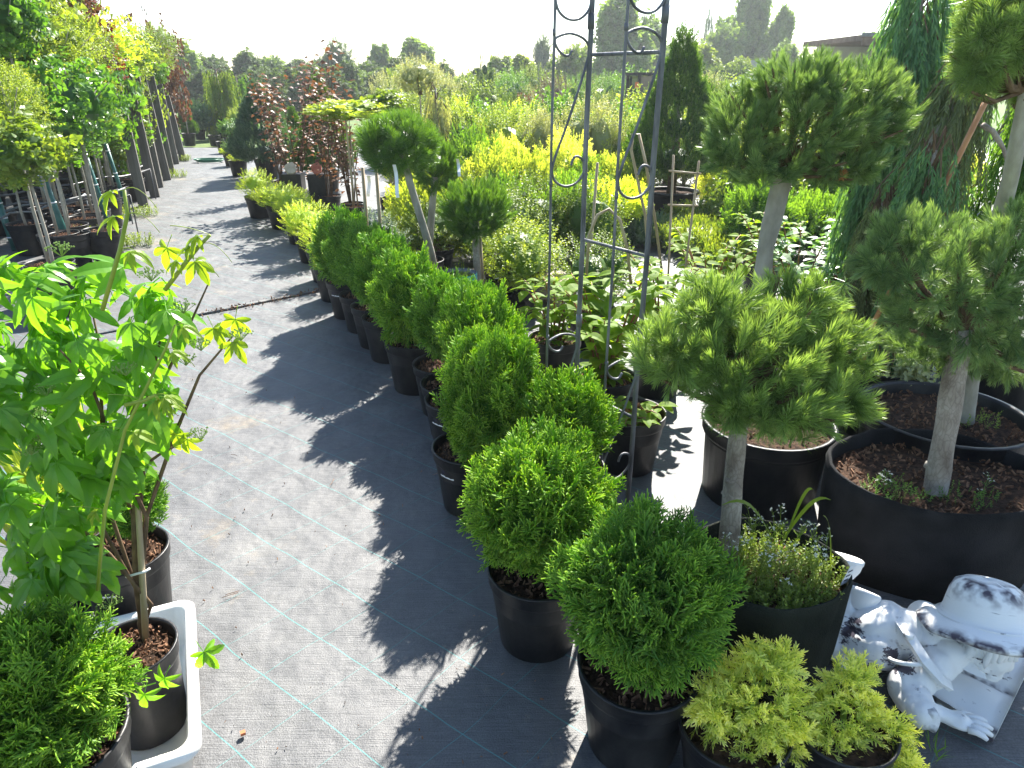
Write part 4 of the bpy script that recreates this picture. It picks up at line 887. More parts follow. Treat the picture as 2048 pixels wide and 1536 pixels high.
def T_palm(seed, serr=.07):
    """palmate leaf of five drooping leaflets, along +z, upper side +y"""
    r = random.Random(seed); mb = MB(); mb.tube([(0, 0, 0), (0, .02, .35), (0, 0, .55)], [.016, .014, .012], 4, v=.7, cap=False)
    for i, a in enumerate((-1.75, -.88, 0, .88, 1.75)):
        a += r.uniform(-.12, .12); L = (.62, .86, 1., .86, .62)[i]*r.uniform(.9, 1.1)
        d = Vector((math.sin(a), -.25-.15*r.random(), math.cos(a)))
        leaf_geo(mb, Vector((0, 0, .55)), d, Vector((0, 1, .1)), L*1.3, L*.36, .5+.35*r.random(), .12, 9, serr, v=.5+r.uniform(-.12, .12), shape=.8, t=(.05, .25))
    return as_T(mb)
PALM = [T_palm(i) for i in range(5)]
def T_mesh(name, T, m, v=.5):
    mb = MB(); mb.inst(T, [[0, 0, 0]], np.eye(3)[None], 1., np.array([v])); return mb.mesh(name, m)
PALM_M = [T_mesh('leaf', T, M['creeper'], .3+.1*i) for i, T in enumerate(PALM)]; PALM_Y = [T_mesh('leaf', T, M['creeper_y'], .5) for T in PALM[:2]]
def put_leaf(me, parent, p, d, up, s, name='leaf'):
    d = Vector(d).normalized(); x = d.cross(Vector(up)).normalized(); y = x.cross(d).normalized(); x = y.cross(d)
    o = bpy.data.objects.new(name, me); C.objects.link(o); o.parent = parent
    R = Matrix((x, y, d)).transposed(); 
    if R.determinant() < 0: R = Matrix((-x, y, d)).transposed()
    o.matrix_local = Matrix.Translation(p) @ R.to_4x4() @ Matrix.Scale(s, 4); return o

def build_creeper():
    c = at(265, 1300, .27); c.z = 0
    t = thing('potted_creeper', 'large-leaved creeper climbing a bamboo cane, pot standing in the white tray', 'climbing plant', tuple(c)); o_ = Vector(c)
    pz = .016; link('pot', pot_mesh('pot', M['potg'] if 0 else M['pot'], .105, .088, .265), t, (0, 0, pz)); link('soil', soil_mesh(.099, .235, chips=220, seed=9, size=.012), t, (0, 0, pz))
    base = at(292, 1285, .25)-o_; top = atd(262, 760, c.y+.10)-o_; mb = MB()
    pts = [base.lerp(top, i/6) for i in range(8)]; mb.tube(pts, [.0085-.0004*i for i in range(8)], 9); cn = mb.build('cane', M['cane'], t, True)
    mt = MB(); q = base.lerp(top, .30); mt.tube([q+V3(-.035, -.012, -.008), q+V3(-.01, -.014, .002), q+V3(.012, -.006, .004), q+V3(.02, .004, .006)], .003, 6); mt.build('cane_tie', M['tag'], cn, True)
    # woody stems wandering up and out
    ends = []
    for tx, ty, td, lean in ((60, 560, .15, 1), (330, 640, .0, 0), (180, 600, .15, 0), (0, 820, .05, 1), (30, 1000, .0, 1), (380, 880, -.02, 0), (420, 560, .05, 0), (120, 700, -.1, 0), (480, 655, .0, 0)):
        e = atd(tx, ty, c.y+td)-o_; b = base.lerp(top, .15 if lean else .5)+V3(rnd.uniform(-.02, .02), .01, 0)
        if b.z > e.z: b = base.lerp(top, .35)
        m1 = b.lerp(e, .35)+V3(rnd.uniform(-.03, .03), rnd.uniform(-.03, .03), .06); m2 = b.lerp(e, .7)+V3(0, rnd.uniform(-.03, .03), .05)
        ms = MB(); ms.tube([base+V3(-.012, .01, 0), base.lerp(b, .5)+V3(-.012, .0, 0), b, m1, m2, e], [.006, .0055, .005, .0045, .003, .0015], 7); ms.build('stem', M['twig'], t, True); ends.append((b, m1, m2, e))
    # leaves: denser towards the upper left, hanging outwards
    E_ = [(np.array(a)-np.array(o_), np.array(r)) for a, r in (EL(60, 640, c.y+.05, 150, 120), EL(200, 640, c.y+.05, 160, 110), EL(320, 640, c.y, 90, 85), EL(60, 820, c.y, 140, 130), EL(200, 800, c.y+.02, 130, 120), EL(70, 1000, c.y-.03, 110, 110), EL(180, 960, c.y+.02, 90, 90), EL(-80, 750, c.y, 140, 200), EL(120, 1130, c.y-.05, 70, 60), EL(30, 1130, c.y-.05, 90, 60), EL(120, 1050, c.y, 100, 60), EL(285, 790, c.y, 65, 95), EL(225, 930, c.y, 60, 70))]
    P, Nn = crown_pts([(tuple(a), tuple(r*[1, .9, 1])) for a, r in E_], 285, .35, .1)
    for p, nn in zip(P, Nn):
        d = Vector(nn)*.6+V3(rnd.uniform(-.5, .5), rnd.uniform(-.5, .2), rnd.uniform(-1.0, .0)); up = Vector((nn[0]*.7, nn[1]*.5-.45, .65))
        put_leaf(rnd.choice(PALM_M), t, Vector(p)-d.normalized()*.05, d, up, rnd.uniform(.058, .09))
    for px, py in ((455, 690), (420, 660), (480, 640), (390, 880), (365, 870), (345, 1350), (395, 1300), (250, 1340), (235, 1420), (300, 1380), (380, 530), (350, 500)):
        p = atd(px, py, c.y-.02 if py < 1200 else c.y-.12)-o_; put_leaf(rnd.choice(PALM_M[3:] if py > 1200 else PALM_Y), t, p+V3(0, 0, .03), V3(rnd.uniform(-.5, .8), -.3, -.8), V3(.2, -.6, .6), .05 if py < 1200 else .062)
    # long young shoots with tendrils
    for path in (((195, 1180), (210, 1020), (250, 860), (330, 700), (350, 650)), ((205, 620), (240, 500), (255, 430), (248, 380)), ((330, 580), (375, 520), (400, 490), (420, 470)), ((250, 810), (290, 800), (310, 790), (318, 800))):
        pts = [atd(x, y, c.y-.10)-o_ for x, y in path]; ms = MB(); ms.tube(pts, [.0042, .004, .0035, .0028, .002][:len(pts)], 7); sh = ms.build('young_shoot', M['stem_g'], t, True)
        for i, p in enumerate(pts[1:]):
            put_leaf(rnd.choice(PALM_Y), t, p, V3(rnd.choice((-1, 1)), -.3, -.1), V3(0, -.4, .9), .032+.012*rnd.random())
            mt = MB(); s_ = rnd.choice((-1, 1)); mt.tube([p+V3(s_*.010*k, -.003*k, .006*k-.0022*k*k*(.5+.3*s_)) for k in range(7)], .0008, 4); mt.build('tendril', M['stem_g'], sh, True)
    # clusters of green buds
    for px, py in ((365, 615), (400, 690), (370, 720), (120, 500), (90, 780), (80, 830), (60, 900), (300, 550), (400, 870), (480, 670), (220, 1205), (200, 1225), (250, 740), (90, 880)):
        p = atd(px, py, c.y-.09)-o_; mb = MB()
        for k in range(46):
            d = Vector(unit(1)[0]); d.z = abs(d.z)*.6; e = p+d*rnd.uniform(.012, .026)
            if k % 3 == 0: mb.tube([p-V3(0, 0, .012), e], .0006, 3, cap=False)
            q = .0022; mb.raw([e+V3(q, 0, 0), e-V3(q, 0, 0), e+V3(0, q, 0), e-V3(0, q, 0), e+V3(0, 0, q), e-V3(0, 0, q)], [(0, 2, 4), (2, 1, 4), (1, 3, 4), (3, 0, 4), (2, 0, 5), (1, 2, 5), (3, 1, 5), (0, 3, 5)], v=rnd.uniform(.2, .9))
        mb.build('flower_cluster', M['bud'], t)
build_creeper()
# a spiky yellow-green plant peeping in at the left edge
p = atd(-40, 520, 1.9); t = thing('potted_grass', 'yellow-green bladed plant peeping in at the left edge behind the creeper', 'grass', (p.x, p.y, 0)); link('pot', POT, t); link('soil', SOIL, t)
mb = MB(); n = 120; D = unit(n)*.55+[0, 0, 1.]; mb.inst(T_leaf(4, .05, .5, .1), np.tile([0, 0, .24], (n, 1))+rng.normal(size=(n, 3))*[.05, .05, .01], frames(D), .55*(.6+.4*rng.random(n)), .3+.6*rng.random(n)); mb.build('blades', M['bush_y'], t)['kind'] = 'stuff'

# ================================================================== BUSH AND TREE PROTOTYPES (unit size: radius about 1, standing on z=0)
def proto(Ts, n, size, ells, up=.5, jit=.6, flat=0., shell=.45, lump=.14, corev=.45, m=None, stems=0, seed=0, var=.4, cl=2.2, smooth=False):
    mb = MB(); P, Nn = crown_pts(ells, n, shell, lump, 2.4, seed); fill(mb, Ts, P, Nn, size, up, jit, flat, var, cl=cl)
    if corev: core(mb, ells, corev)
    for k in range(stems):
        c_ = ells[k % len(ells)][0]; mb.tube([(rnd.uniform(-.1, .1), rnd.uniform(-.1, .1), 0), (c_[0]*.4+rnd.uniform(-.1, .1), c_[1]*.4, c_[2]*.6), (c_[0]+rnd.uniform(-.3, .3), c_[1]+rnd.uniform(-.3, .3), c_[2]*1.2)], [.03, .022, .01], 5, v=.6, cap=False, mi=1)
    return mb.mesh('foliage', [m or M['bush'], M['twig']])
EB = [((0, 0, .8), (.8, .8, .75)), ((.4, .2, .65), (.6, .6, .6)), ((-.4, -.2, .7), (.6, .6, .6))]
PR = {
 'broad': [proto(SHO, 190, .42, EB, .8, .7, .2, stems=4, seed=1), proto(SHO, 190, .40, EB[::-1], .8, .7, .2, stems=4, seed=2)],
 'fine': [proto(SHF, 420, .34, EB, 1., .7, stems=4, seed=3), proto(SHF, 420, .30, [((0, 0, .9), (.8, .8, .9)), ((.3, .3, 1.), (.5, .5, .8))], 1.1, .7, stems=4, seed=4)],
 'conif': [proto(SPL, 650, .27, EB, .6, .8, seed=5), proto(SPL, 650, .27, [((0, 0, .6), (1, 1, .5)), ((.5, .3, .6), (.6, .6, .4)), ((-.5, .1, .7), (.5, .5, .4))], .5, .8, seed=6)],
 'flat': [proto(SPL, 700, .26, [((0, 0, .25), (1.1, 1.1, .25)), ((.6, .4, .25), (.8, .7, .2)), ((-.5, -.4, .25), (.8, .8, .22))], .35, .9, seed=7, corev=.6)],
 'pineb': [proto(PTM, 300, .26, [((0, 0, 0), (1, 1, .72))], .8, .5, seed=8, shell=.7, lump=.08), proto(PTU, 260, .26, [((0, 0, 0), (1, 1, .72))], .8, .5, seed=9, shell=.7, lump=.1)],
 'tuft': [proto(CLU, 170, .34, [((0, 0, 0), (1, 1, .8)), ((.4, 0, .3), (.7, .7, .6)), ((-.4, .2, .2), (.7, .6, .6))], .3, .9, .3, seed=10)],
}
def cone_proto(Ts, n, size, seed, k=1.1, up=.2, jit=.6, base=.12):
    mb = MB(); z = 1-np.sqrt(rng.random(n)); a = rng.random(n)*2*PI
    lum = np.array([1+.30*noise.noise(Vector((math.cos(q)*1.4, math.sin(q)*1.4, w_*7+seed))) for q, w_ in zip(a, z)])
    r = (1-z)**k*lum*(.62+.38*rng.random(n)**.4)*(np.clip((z+base)/.22, .35, 1))
    P = np.stack([r*np.cos(a), r*np.sin(a), .12+z*.88], 1); P[:, :2] += rng.normal(size=(n, 2))*.02; P[:, :2] /= 1.0
    Nn = np.stack([np.cos(a), np.sin(a), np.full(n, .25)], 1)
    D = Nn+[0, 0, up]+rng.normal(size=P.shape)*jit*.5; cn = np.array([noise.noise(Vector(tuple(p*6))) for p in P])
    # height axis is stretched later, so store radius in x,y as 1 and height as 1
    v = .45+cn*.6+(rng.random(n)-.5)*.35; tt = .4+np.clip(cn+.3, 0, 1); g = rng.integers(0, len(Ts), n); S = size*(.7+.6*rng.random(n))
    for i, T in enumerate(Ts):
        q = g == i; mb.inst(T, P[q], frames(D[q]), np.stack([S[q]*.5*2, S[q]*2*.5, S[q]*.8], 1), v[q], tt[q])
    for zz in (.2, .4, .6, .78): core(mb, [((0, 0, zz), ((1-zz)**k, (1-zz)**k, .16))], .42, -.1)
    mb.tube([(0, 0, -.1), (0, 0, .6)], [.06, .03], 6, v=.5, mi=1)
    return mb.mesh('foliage', [M['cone'], M['bark']])
PR['cone'] = [cone_proto(SPL, 3200, .13, 1), cone_proto(SPL, 3200, .13, 2)]
PR['column'] = [cone_proto(THF, 1300, .13, 3, .45, .8)]
def tree_proto(seed, n=900, size=.16, spread=.5, m='far', Ts=CLU, lobes=9, base=.12):
    r = random.Random(seed); E_ = []
    for i in range(lobes):
        a = r.uniform(0, 2*PI); rr = r.uniform(.1, 1)*spread*.7; z = r.uniform(base+.1, .85); q = (.20+.12*r.random())*(1.15-.5*z)
        E_.append(((rr*math.cos(a)*(1.1-z*.7), rr*math.sin(a)*(1.1-z*.7), z), (q*spread*2.1, q*spread*2.1, q)))
    E_.append(((0, 0, .55), (spread*.55, spread*.55, .30)))
    mb = MB(); P, Nn = crown_pts(E_, n, .55, .22, 3., seed); fill(mb, Ts, P, Nn, size, .2, .9, .3, .4, cl=5)
    core(mb, E_, .5)
    return mb.mesh('crown', [M[m]]), E_
def trunk_proto(E_, seed):
    mb = MB(); mb.tube([(0, 0, 0), (.01, .01, .25), (0, 0, .6), (.01, 0, .85)], [.026, .022, .014, .005], 7)
    for c_, r_ in E_[:7]: mb.tube([(0, 0, .28+.2*rnd.random()), (c_[0]*.5, c_[1]*.5, c_[2]*.85), c_], [.012, .008, .003], 5)
    return mb.mesh('trunk', M['bark_g'])
TREES = []
for i, (sp, lb) in enumerate(((.42, 10), (.5, 12), (.34, 9))):
    cm, E_ = tree_proto(40+i, 1700, .095, sp, 'far', CLU, lb+4); TREES.append((cm, trunk_proto(E_, i)))
cm, E_ = tree_proto(50, 1500, .085, .36, 'far_d', SPL, 14, .15); CONTREE = (cm, trunk_proto(E_, 5))
SPRTREE = (cone_proto(SPL, 1300, .15, 7, .9, -.25), None)

def depth_of(d, z=0.): return d*math.cos(TILT)+(H-z)*math.sin(TILT)
def X(px, d, z=0.): return (px-1024)/F*depth_of(d, z)
def top_z(py, d): return H-d*math.tan(TILT+math.atan((py-768)/F))

G_ = 'golden shrubs in black pots along the path'
def bush(kind, px, d, pyt, rpx, m, label, cat='shrub', name=None, group=None, pot=False, zbase=0.0, v=None, deep=1.):
    """a shrub at ground distance d seen at column px, its top on row pyt, half width rpx"""
    zt = top_z(pyt, d); x = X(px, d, zt*.5); r = rpx*depth_of(d, zt*.5)/F; hgt = max(.08, zt-zbase)
    me = PR[kind][(v if v is not None else rnd.randrange(9)) % len(PR[kind])]
    unit_h = {'broad': 1.55, 'fine': 1.75, 'conif': 1.5, 'flat': .52, 'cone': 1.0, 'column': 1.0, 'tuft': 1.4, 'pineb': 1.4}[kind]
    ur = {'broad': 1., 'fine': 1., 'conif': 1.05, 'flat': 1.25, 'cone': .68, 'column': .62, 'tuft': 1.05, 'pineb': 1.}[kind]
    if kind not in ('cone', 'column', 'flat') and group != G_: r = max(r, .5*zt)
    sxy = r/ur
    if pot:
        t = thing(name or 'potted_shrub', label, cat, (x, d, 0), 0, group); pr = min(.9*r, .16 if pot is True else pot); ph = pr*1.65
        link('pot', POT, t, (0, 0, 0), rnd.uniform(0, 6), (pr/.15, pr/.15, ph/.27)); link('soil', SOIL, t, (0, 0, 0), 0, (pr/.15, pr/.15, ph/.27))
        zb = ph*(.8 if kind != 'cone' else .45); link('foliage', me, t, (0, 0, zb), rnd.uniform(0, 6), (sxy, sxy*deep, (zt-zb)/unit_h), m)['kind'] = 'stuff'; return t
    o = link(name or 'shrub', me, None, (x, d, zbase), rnd.uniform(0, 6), (sxy, sxy*deep, hgt/unit_h), m); return tag(o, label, cat, group)
def tree(px, d, pyt, rpx, m, label, kind=0, name='tree', cat='tree', group=None, spread=.42):
    zt = top_z(pyt, d); x = X(px, d, 0 if d > 15 else zt/2); r = rpx*depth_of(d)/F
    r *= 1.3 if kind not in (3, 4) else 1.05; cm, tm = (TREES+[CONTREE, SPRTREE])[kind]; sp = (.42, .5, .34, .36, 1.)[kind]*1.15
    t = thing(name, label, cat, (x, d, 0), rnd.uniform(0, 6), group); s = (r/sp, r/sp, zt)
    link('crown', cm, t, s=s, m=M[m])['kind'] = 'stuff'
    if tm: link('trunk', tm, t, s=(zt*.9, zt*.9, zt))
    return t

# ================================================================== GOLDEN SHRUBS AFTER THE THUJA ROW
G_ = 'golden shrubs in black pots along the path'
for px, d, pyt, rpx, lb in ((515, 8.9, 345, 40, 'small golden shrub at the far end of the golden row'), (560, 8.2, 362, 52, 'golden shrub whose two black pots show clearly beside the path'), (598, 7.4, 385, 48, 'golden shrub in the middle of the golden row'),
                            (622, 6.6, 410, 56, 'broad golden shrub with soft bright shoots'), (650, 5.9, 440, 54, 'golden shrub just behind the nearest golden one'), (668, 5.35, 470, 46, 'golden shrub nearest the thuja row, spilling over the path')):
    bush('fine', px, d, pyt-8, rpx*1.25, M['spirea'], lb, group=G_, pot=True)
for px, d, pyt, rpx, lb in ((462, 14.5, 288, 26, 'far golden bush at the bend of the path'), (476, 13., 300, 24, 'low golden bush in front of the blue cone spruce'), (448, 17., 284, 16, 'smallest golden bush by the far lawn')):
    bush('fine', px, d, pyt, rpx, M['spirea'], lb, group='far golden bushes', pot=True)
bush('cone', 524, 12.6, 158, 54, M['blue'], 'blue-green cone spruce at the path side behind the golden row', 'spruce', 'cone_spruce', pot=.2, v=0)
bush('cone', 648, 11.2, 150, 46, M['cone'], 'green cone spruce behind the copper-leaved saplings', 'spruce', 'cone_spruce', pot=.18, v=1)
bush('cone', 590, 13.5, 215, 30, M['cone'], 'narrow green cone spruce between the two larger cones', 'spruce', 'cone_spruce', v=1)

# copper-leaved saplings: bare rods with round leaves
def sapling(px, d, pyb, pyt, wpx, m, label, n_st, nl, lsz, lm, group=None, seed=0, pot=.14, name='potted_sapling'):
    r = random.Random(seed); zt = top_z(pyt, d); x = X(px, d, .5); t = thing(name, label, 'sapling', (x, d, 0), 0, group); wid = wpx*depth_of(d, zt)/F
    link('pot', POT, t, (0, 0, 0), 0, (pot/.15, pot/.15, pot*1.6/.27)); link('soil', SOIL, t, (0, 0, 0), 0, (pot/.15, pot/.15, pot*1.6/.27)); z0 = pot*1.4
    ml = MB(); cnt = 0
    for k in range(n_st):
        a = r.uniform(0, 2*PI); rr = math.sqrt(r.random())*wid; h = zt*r.uniform(.72, 1); e = V3(rr*math.cos(a), rr*math.sin(a)*.8, h)
        pts = [V3(.03*math.cos(a), .03*math.sin(a), z0), V3(e.x*.3, e.y*.3, z0+(h-z0)*.35)+V3(r.uniform(-.03, .03), 0, 0), V3(e.x*.7, e.y*.7, z0+(h-z0)*.7), e]
        ms = MB(); ms.tube(pts, [.008, .007, .005, .002], 6); ms.build('stem', m, t, True)
        for j in range(nl):
            f = .15+.85*(j/nl)**.8; i0 = min(2, int(f*3)); p = pts[i0].lerp(pts[i0+1], f*3-i0) if f < 1 else e
            an = j*2.4+r.random(); dd = V3(math.cos(an), math.sin(an), r.uniform(-.5, .5)); q = p+dd*r.uniform(.01, .10)
            leaf_geo(ml, q, dd, V3(-dd.x*.3, -dd.y*.3, 1)+V3(r.uniform(-.6, .6), r.uniform(-.6, .6), 0), lsz*r.uniform(.7, 1.2), lsz*.85, .35, .12, 3, v=r.random(), shape=.55)
    ml.build('foliage', lm, t)['kind'] = 'stuff'; return t
g = 'copper-leaved saplings in pots'
sapling(590, 9.6, 0, 105, 85, M['twig'], 'copper-leaved sapling leaning out over the path, lone yellow leaf low down', 9, 40, .075, M['copper'], g, 1)
sapling(655, 9.2, 0, 62, 60, M['twig'], 'tallest copper-leaved sapling with a shoot against the sky', 8, 40, .075, M['copper'], g, 2)
sapling(700, 8.6, 0, 150, 60, M['twig'], 'right-hand copper-leaved sapling with dense rusty leaves', 9, 42, .07, M['copper'], g, 3)
sapling(560, 10.6, 0, 120, 45, M['twig'], 'rear copper-leaved sapling standing against the blue cone', 7, 36, .075, M['copper'], g, 4)
# flat stones laid in the pots behind
for px, py, m, lb, wv in ((582, 338, 'stone', 'flat pale stone slab propped behind the golden shrubs', .08), (634, 338, 'brick', 'flat red stone slab propped behind the golden shrubs', .075)):
    p = atd(px, py, 9.3); mb = MB(); mb.lathe([(0, -.02), (wv*.9, -.02), (wv, 0), (wv*.9, .02), (0, .02)], 9, wob=.5); o = mb.build('stone_slab', M[m], None, False, tuple(p)); o.rotation_euler = (1.0, .1, .3); tag(o, lb, 'stone')
    mb = MB(); mb.box((p.x, p.y+.05, (p.z-.05)/2), (.25, .2, p.z-.07)); tag(mb.build('plant_crate', M['pot']), 'black crate under the '+lb[5:lb.index(' slab')]+' slab', 'crate')

# umbrella-crowned saplings behind the pines
def standard(px, d, pyc, rpx, rz, m, label, kind='tuft', name='potted_standard', cat='tree', lean=0, base=None, m_tr='cane', pot=.15, tr=.013, group=None, stake=True, v=0):
    """ball of foliage on a bare stem"""
    zc = top_z(pyc, d); x = X(px, d, zc); r = rpx*depth_of(d, zc)/F; bx = base if base is not None else 0
    t = thing(name, label, cat, (x+bx, d, 0), 0, group)
    link('pot', POT, t, (0, 0, 0), 0, (pot/.15, pot/.15, pot*1.7/.27)); link('soil', SOIL, t, (0, 0, 0), 0, (pot/.15, pot/.15, pot*1.7/.27))
    mb = MB(); mb.tube([(0, 0, pot*1.3), (-bx*.25+.01, 0, zc*.4), (-bx*.7, .0, zc*.75), (-bx, 0, zc)], [tr*1.1, tr, tr*.9, tr*.8], 9); mb.build('trunk', M[m_tr], t, True)
    if stake: mb = MB(); mb.tube([(.05, .02, pot), (.03-bx*.6, .02, zc*.8)], .009, 6); mb.build('stake', M['cane'], t, True)
    f = link('crown', PR[kind][v % len(PR[kind])], t, (-bx, 0, zc), rnd.uniform(0, 6), (r, r, r*rz/(.72 if kind == 'pineb' else 1)), M[m]); f['kind'] = 'stuff'; return t
standard(690, 8.2, 222, 80, .32, 'bush_y', 'flat-topped young tree with heart-shaped leaves between two stakes')
standard(770, 8.8, 205, 50, .6, 'bush', 'yellow-green young tree behind the large pine ball')
standard(840, 10.5, 190, 55, .9, 'bush_p', 'silvery-leaved young tree behind the pine ball', 'fine')
standard(798, 4.95, 283, 86, .72, 'mugo', 'dense pine ball with a bent trunk and a hanging white tag', 'pineb', 'potted_pine', 'pine', base=.22, m_tr='bark_g', tr=.028, group='small pine balls behind the row', stake=False, v=0)
standard(872, 5.6, 332, 48, 1., 'mugo', 'second pine ball, lower and partly behind the dense one', 'pineb', 'potted_pine', 'pine', base=-.12, m_tr='bark_g', tr=.03, group='small pine balls behind the row', stake=False, v=1)
standard(950, 4.55, 418, 72, .78, 'mugo', 'small pine ball on a straight stem tied to a short stake', 'pineb', 'potted_pine', 'pine', m_tr='bark', tr=.026, group='small pine balls behind the row', v=1)
# hanging tags
for px, py, d, L, rz_, lb in ((790, 362, 4.6, .20, .35, 'long white tag hanging from the dense pine ball'), (738, 372, 5.2, .14, -.2, 'white curled tag tied to the grey stakes'), (915, 335, 5.3, .12, .6, 'narrow white tag hanging beside the second pine ball')):
    p = atd(px, py, d); mb = MB(); V = []
    for i in range(9): f = i/8; V += [(p.x+.07*f*rz_*3*L-.011, p.y+.03*math.sin(f*5), p.z+L*(.5-f)), (p.x+.07*f*rz_*3*L+.011, p.y+.03*math.sin(f*5)+.004, p.z+L*(.5-f))]
    mb.raw(V, [(2*i, 2*i+1, 2*i+3, 2*i+2) for i in range(8)]); o = mb.build('hanging_tag', M['tag']); tag(o, lb, 'tag')
for px, lb in ((735, 'left grey cane of the pair near the white curled tag'), (762, 'right grey cane of the pair near the white curled tag')):
    a = atd(px, 520, 5.1); a.z = 0; b = atd(px-10, 335, 5.1); mb = MB(); mb.tube([a, a.lerp(b, .5)+V3(.006, 0, 0), b], .012, 8); tag(mb.build('cane', M['cane'], None, True), lb, 'cane')
# teal corded pot and timber pallet with pots
c = atd(915, 545, 4.1); mb = MB(); mb.lathe([(.10, 0), (.11, c.z*.9), (.115, c.z), (.10, c.z-.02)], 24, (c.x, c.y, 0), close=True); o = mb.build('corded_pot', M['potg'], None, True); tag(o, 'pot with a teal cord rim behind the thuja row', 'pot')
mb = MB()
for k in range(4): mb.lathe([(.116, c.z-.012*k), (.119, c.z-.012*k-.004), (.116, c.z-.012*k-.008)], 24, (c.x, c.y, 0))
mb.build('cord_rim', M['teal'], o, True)
mb = MB(); P, Nn = crown_pts([((c.x, c.y, c.z), (.1, .1, .05))], 40, .2); fill(mb, SHF, P, Nn, .07, 1., .6); mb.build('foliage', M['bush_y'], o)['kind'] = 'stuff'
pl = thing('timber_pallet', 'weathered timber pallet edge under the small black pots', 'pallet', tuple(at(1030, 625)), .25)
for k in range(3): mb = MB(); mb.box((0, .0+.22*k, .215), (.9, .10, .02)); mb.build('board', M['crate'], pl)
for k in range(2): mb = MB(); mb.box((0, -.04+.36*k, .15), (.9, .02, .10)); mb.build('board', M['crate'], pl)
for k in (-.35, 0, .35): mb = MB(); mb.box((k, .16, .09), (.09, .36, .18)); mb.build('block', M['crate'], pl)
po = pl.location
for k, lb in ((-.12, 'left small black pot with a white label on the timber pallet'), (.14, 'right small black pot on the timber pallet')):
    t = thing('potted_seedling', lb, 'pot', (po.x+k, po.y+.05+k*.25, .226), 0, 'small pots on the pallet'); link('pot', POT_S, t, s=(1., 1., .55)); link('soil', SOIL_S, t, s=(1., 1., .5))
    if k < 0: tg = link('price_label', TAG, t, (0, -.0, .07)); tg.scale = (.82, .82, .9)
    mb = MB(); mb.inst(SHF[0], rng.normal(size=(12, 3))*[.04, .04, 0]+[0, 0, .1], frames(unit(12)*.4+[0, 0, 1]), .1, np.full(12, .5)); mb.build('foliage', M['bush_g'], t)['kind'] = 'stuff'

# ================================================================== BROAD-LEAVED SHRUBS IN THE MIDDLE (every large leaf its own part)
LM = [T_mesh('leaf', T_leaf(5, .5, .3+.15*i, .10, shape=.8), M['dog'], .3+.15*i) for i in range(4)]
def dogwood(px, d, pyt, wpx, label, nst, npair, ls, seed=0, m=M['dog'], stem='stem_r', pot=True, hlow=.25, parts=True, cat='shrub'):
    r = random.Random(seed); zt = top_z(pyt, d); x = X(px, d, zt*.6); wid = wpx*depth_of(d, zt)/F
    t = thing('potted_dogwood', label, cat, (x, d, 0), 0, 'broad-leaved dogwoods in the middle bed')
    if pot: link('pot', POT, t); link('soil', SOIL, t)
    ml = MB(); cnt = 0
    nst = int(nst*1.25)
    for k in range(nst):
        a = 2*PI*k/nst+r.uniform(-.4, .4); rr = (.25+.75*math.sqrt(r.random()))*wid; h = zt*r.uniform(.7, 1)
        pts = [V3(.03*math.cos(a), .03*math.sin(a), .23), V3(rr*.35*math.cos(a), rr*.35*math.sin(a), .23+(h-.23)*.45), V3(rr*.75*math.cos(a), rr*.75*math.sin(a), .23+(h-.23)*.85), V3(rr*math.cos(a), rr*math.sin(a), h-.02)]
        ms = MB(); ms.tube(pts, [.006, .0045, .0035, .002], 6); ms.build('stem', M[stem], t, True)
        for j in range(npair):
            f = (j+.6)/npair; i0 = min(2, int(f*3)); p = pts[i0].lerp(pts[i0+1], f*3-i0); an0 = j*1.57+r.uniform(-.4, .4)+a
            for sg in (0, PI):
                an = an0+sg; dd = V3(math.cos(an), math.sin(an), r.uniform(-.1, .45)); s = ls*r.uniform(.75, 1.15)*(1-.2*(f > .85))
                if parts and cnt < 290: o = put_leaf(LM[r.randrange(4)], t, p, dd, V3(-dd.x*.5+r.uniform(-.3, .3), -dd.y*.5+r.uniform(-.3, .3), 1), s); cnt += 1; (m is not M['dog']) and setattr(o.material_slots[0], 'link', 'OBJECT'); 
                else: leaf_geo(ml, p, dd, V3(-dd.x*.5, -dd.y*.5, 1), s, s*.5, .4, .15, 3, v=r.random())
                if parts and m is not M['dog'] and cnt <= 290: o.material_slots[0].material = m
    if ml.n: ml.build('foliage', m, t)['kind'] = 'stuff'
    return t
dogwood(1215, 3.15, 535, 110, 'large light green dogwood right behind the trellis', 14, 8, .115, 1)
dogwood(1110, 3.7, 545, 70, 'dogwood with arching reddish stems beside the pallet', 9, 7, .10, 2)
dogwood(1325, 3.55, 505, 110, 'pale yellow-green dogwood left of the pine stem', 13, 7, .11, 3)
dogwood(1420, 4.4, 452, 110, 'dogwood with upright shoots behind the pale one', 12, 6, .11, 4)
dogwood(1260, 2.75, 800, 80, 'low dogwood with red twigs hanging onto the bright fabric', 8, 4, .09, 5, hlow=.1)
dogwood(1600, 4.2, 430, 110, 'dark green dogwood right of the pale pine stem', 14, 7, .11, 6, M['dog_d'])
dogwood(1690, 4.9, 410, 90, 'dark green dogwood behind, next to the weeping conifer', 12, 7, .11, 7, M['dog_d'])
dogwood(1530, 5.4, 408, 80, 'far dogwood behind the pale pine stem', 10, 6, .11, 8, M['dog'])
for px, d, pyt, rpx, lb in ((1180, 4.3, 470, 70, 'light green bush left behind the trellis'), (1040, 4.9, 400, 60, 'soft yellow-green bush right of the small pine ball'), (1000, 5.6, 380, 70, 'loose green bush behind the small pine ball'), (870, 6., 400, 60, 'soft green bush under the second pine ball'), (760, 5.7, 420, 40, 'grey-leaved bush behind the farthest thuja')):
    bush('fine', px, d, pyt, rpx, M['bush_y'] if 'yellow' in lb else (M['grey'] if 'grey' in lb else M['bush']), lb, pot=True)

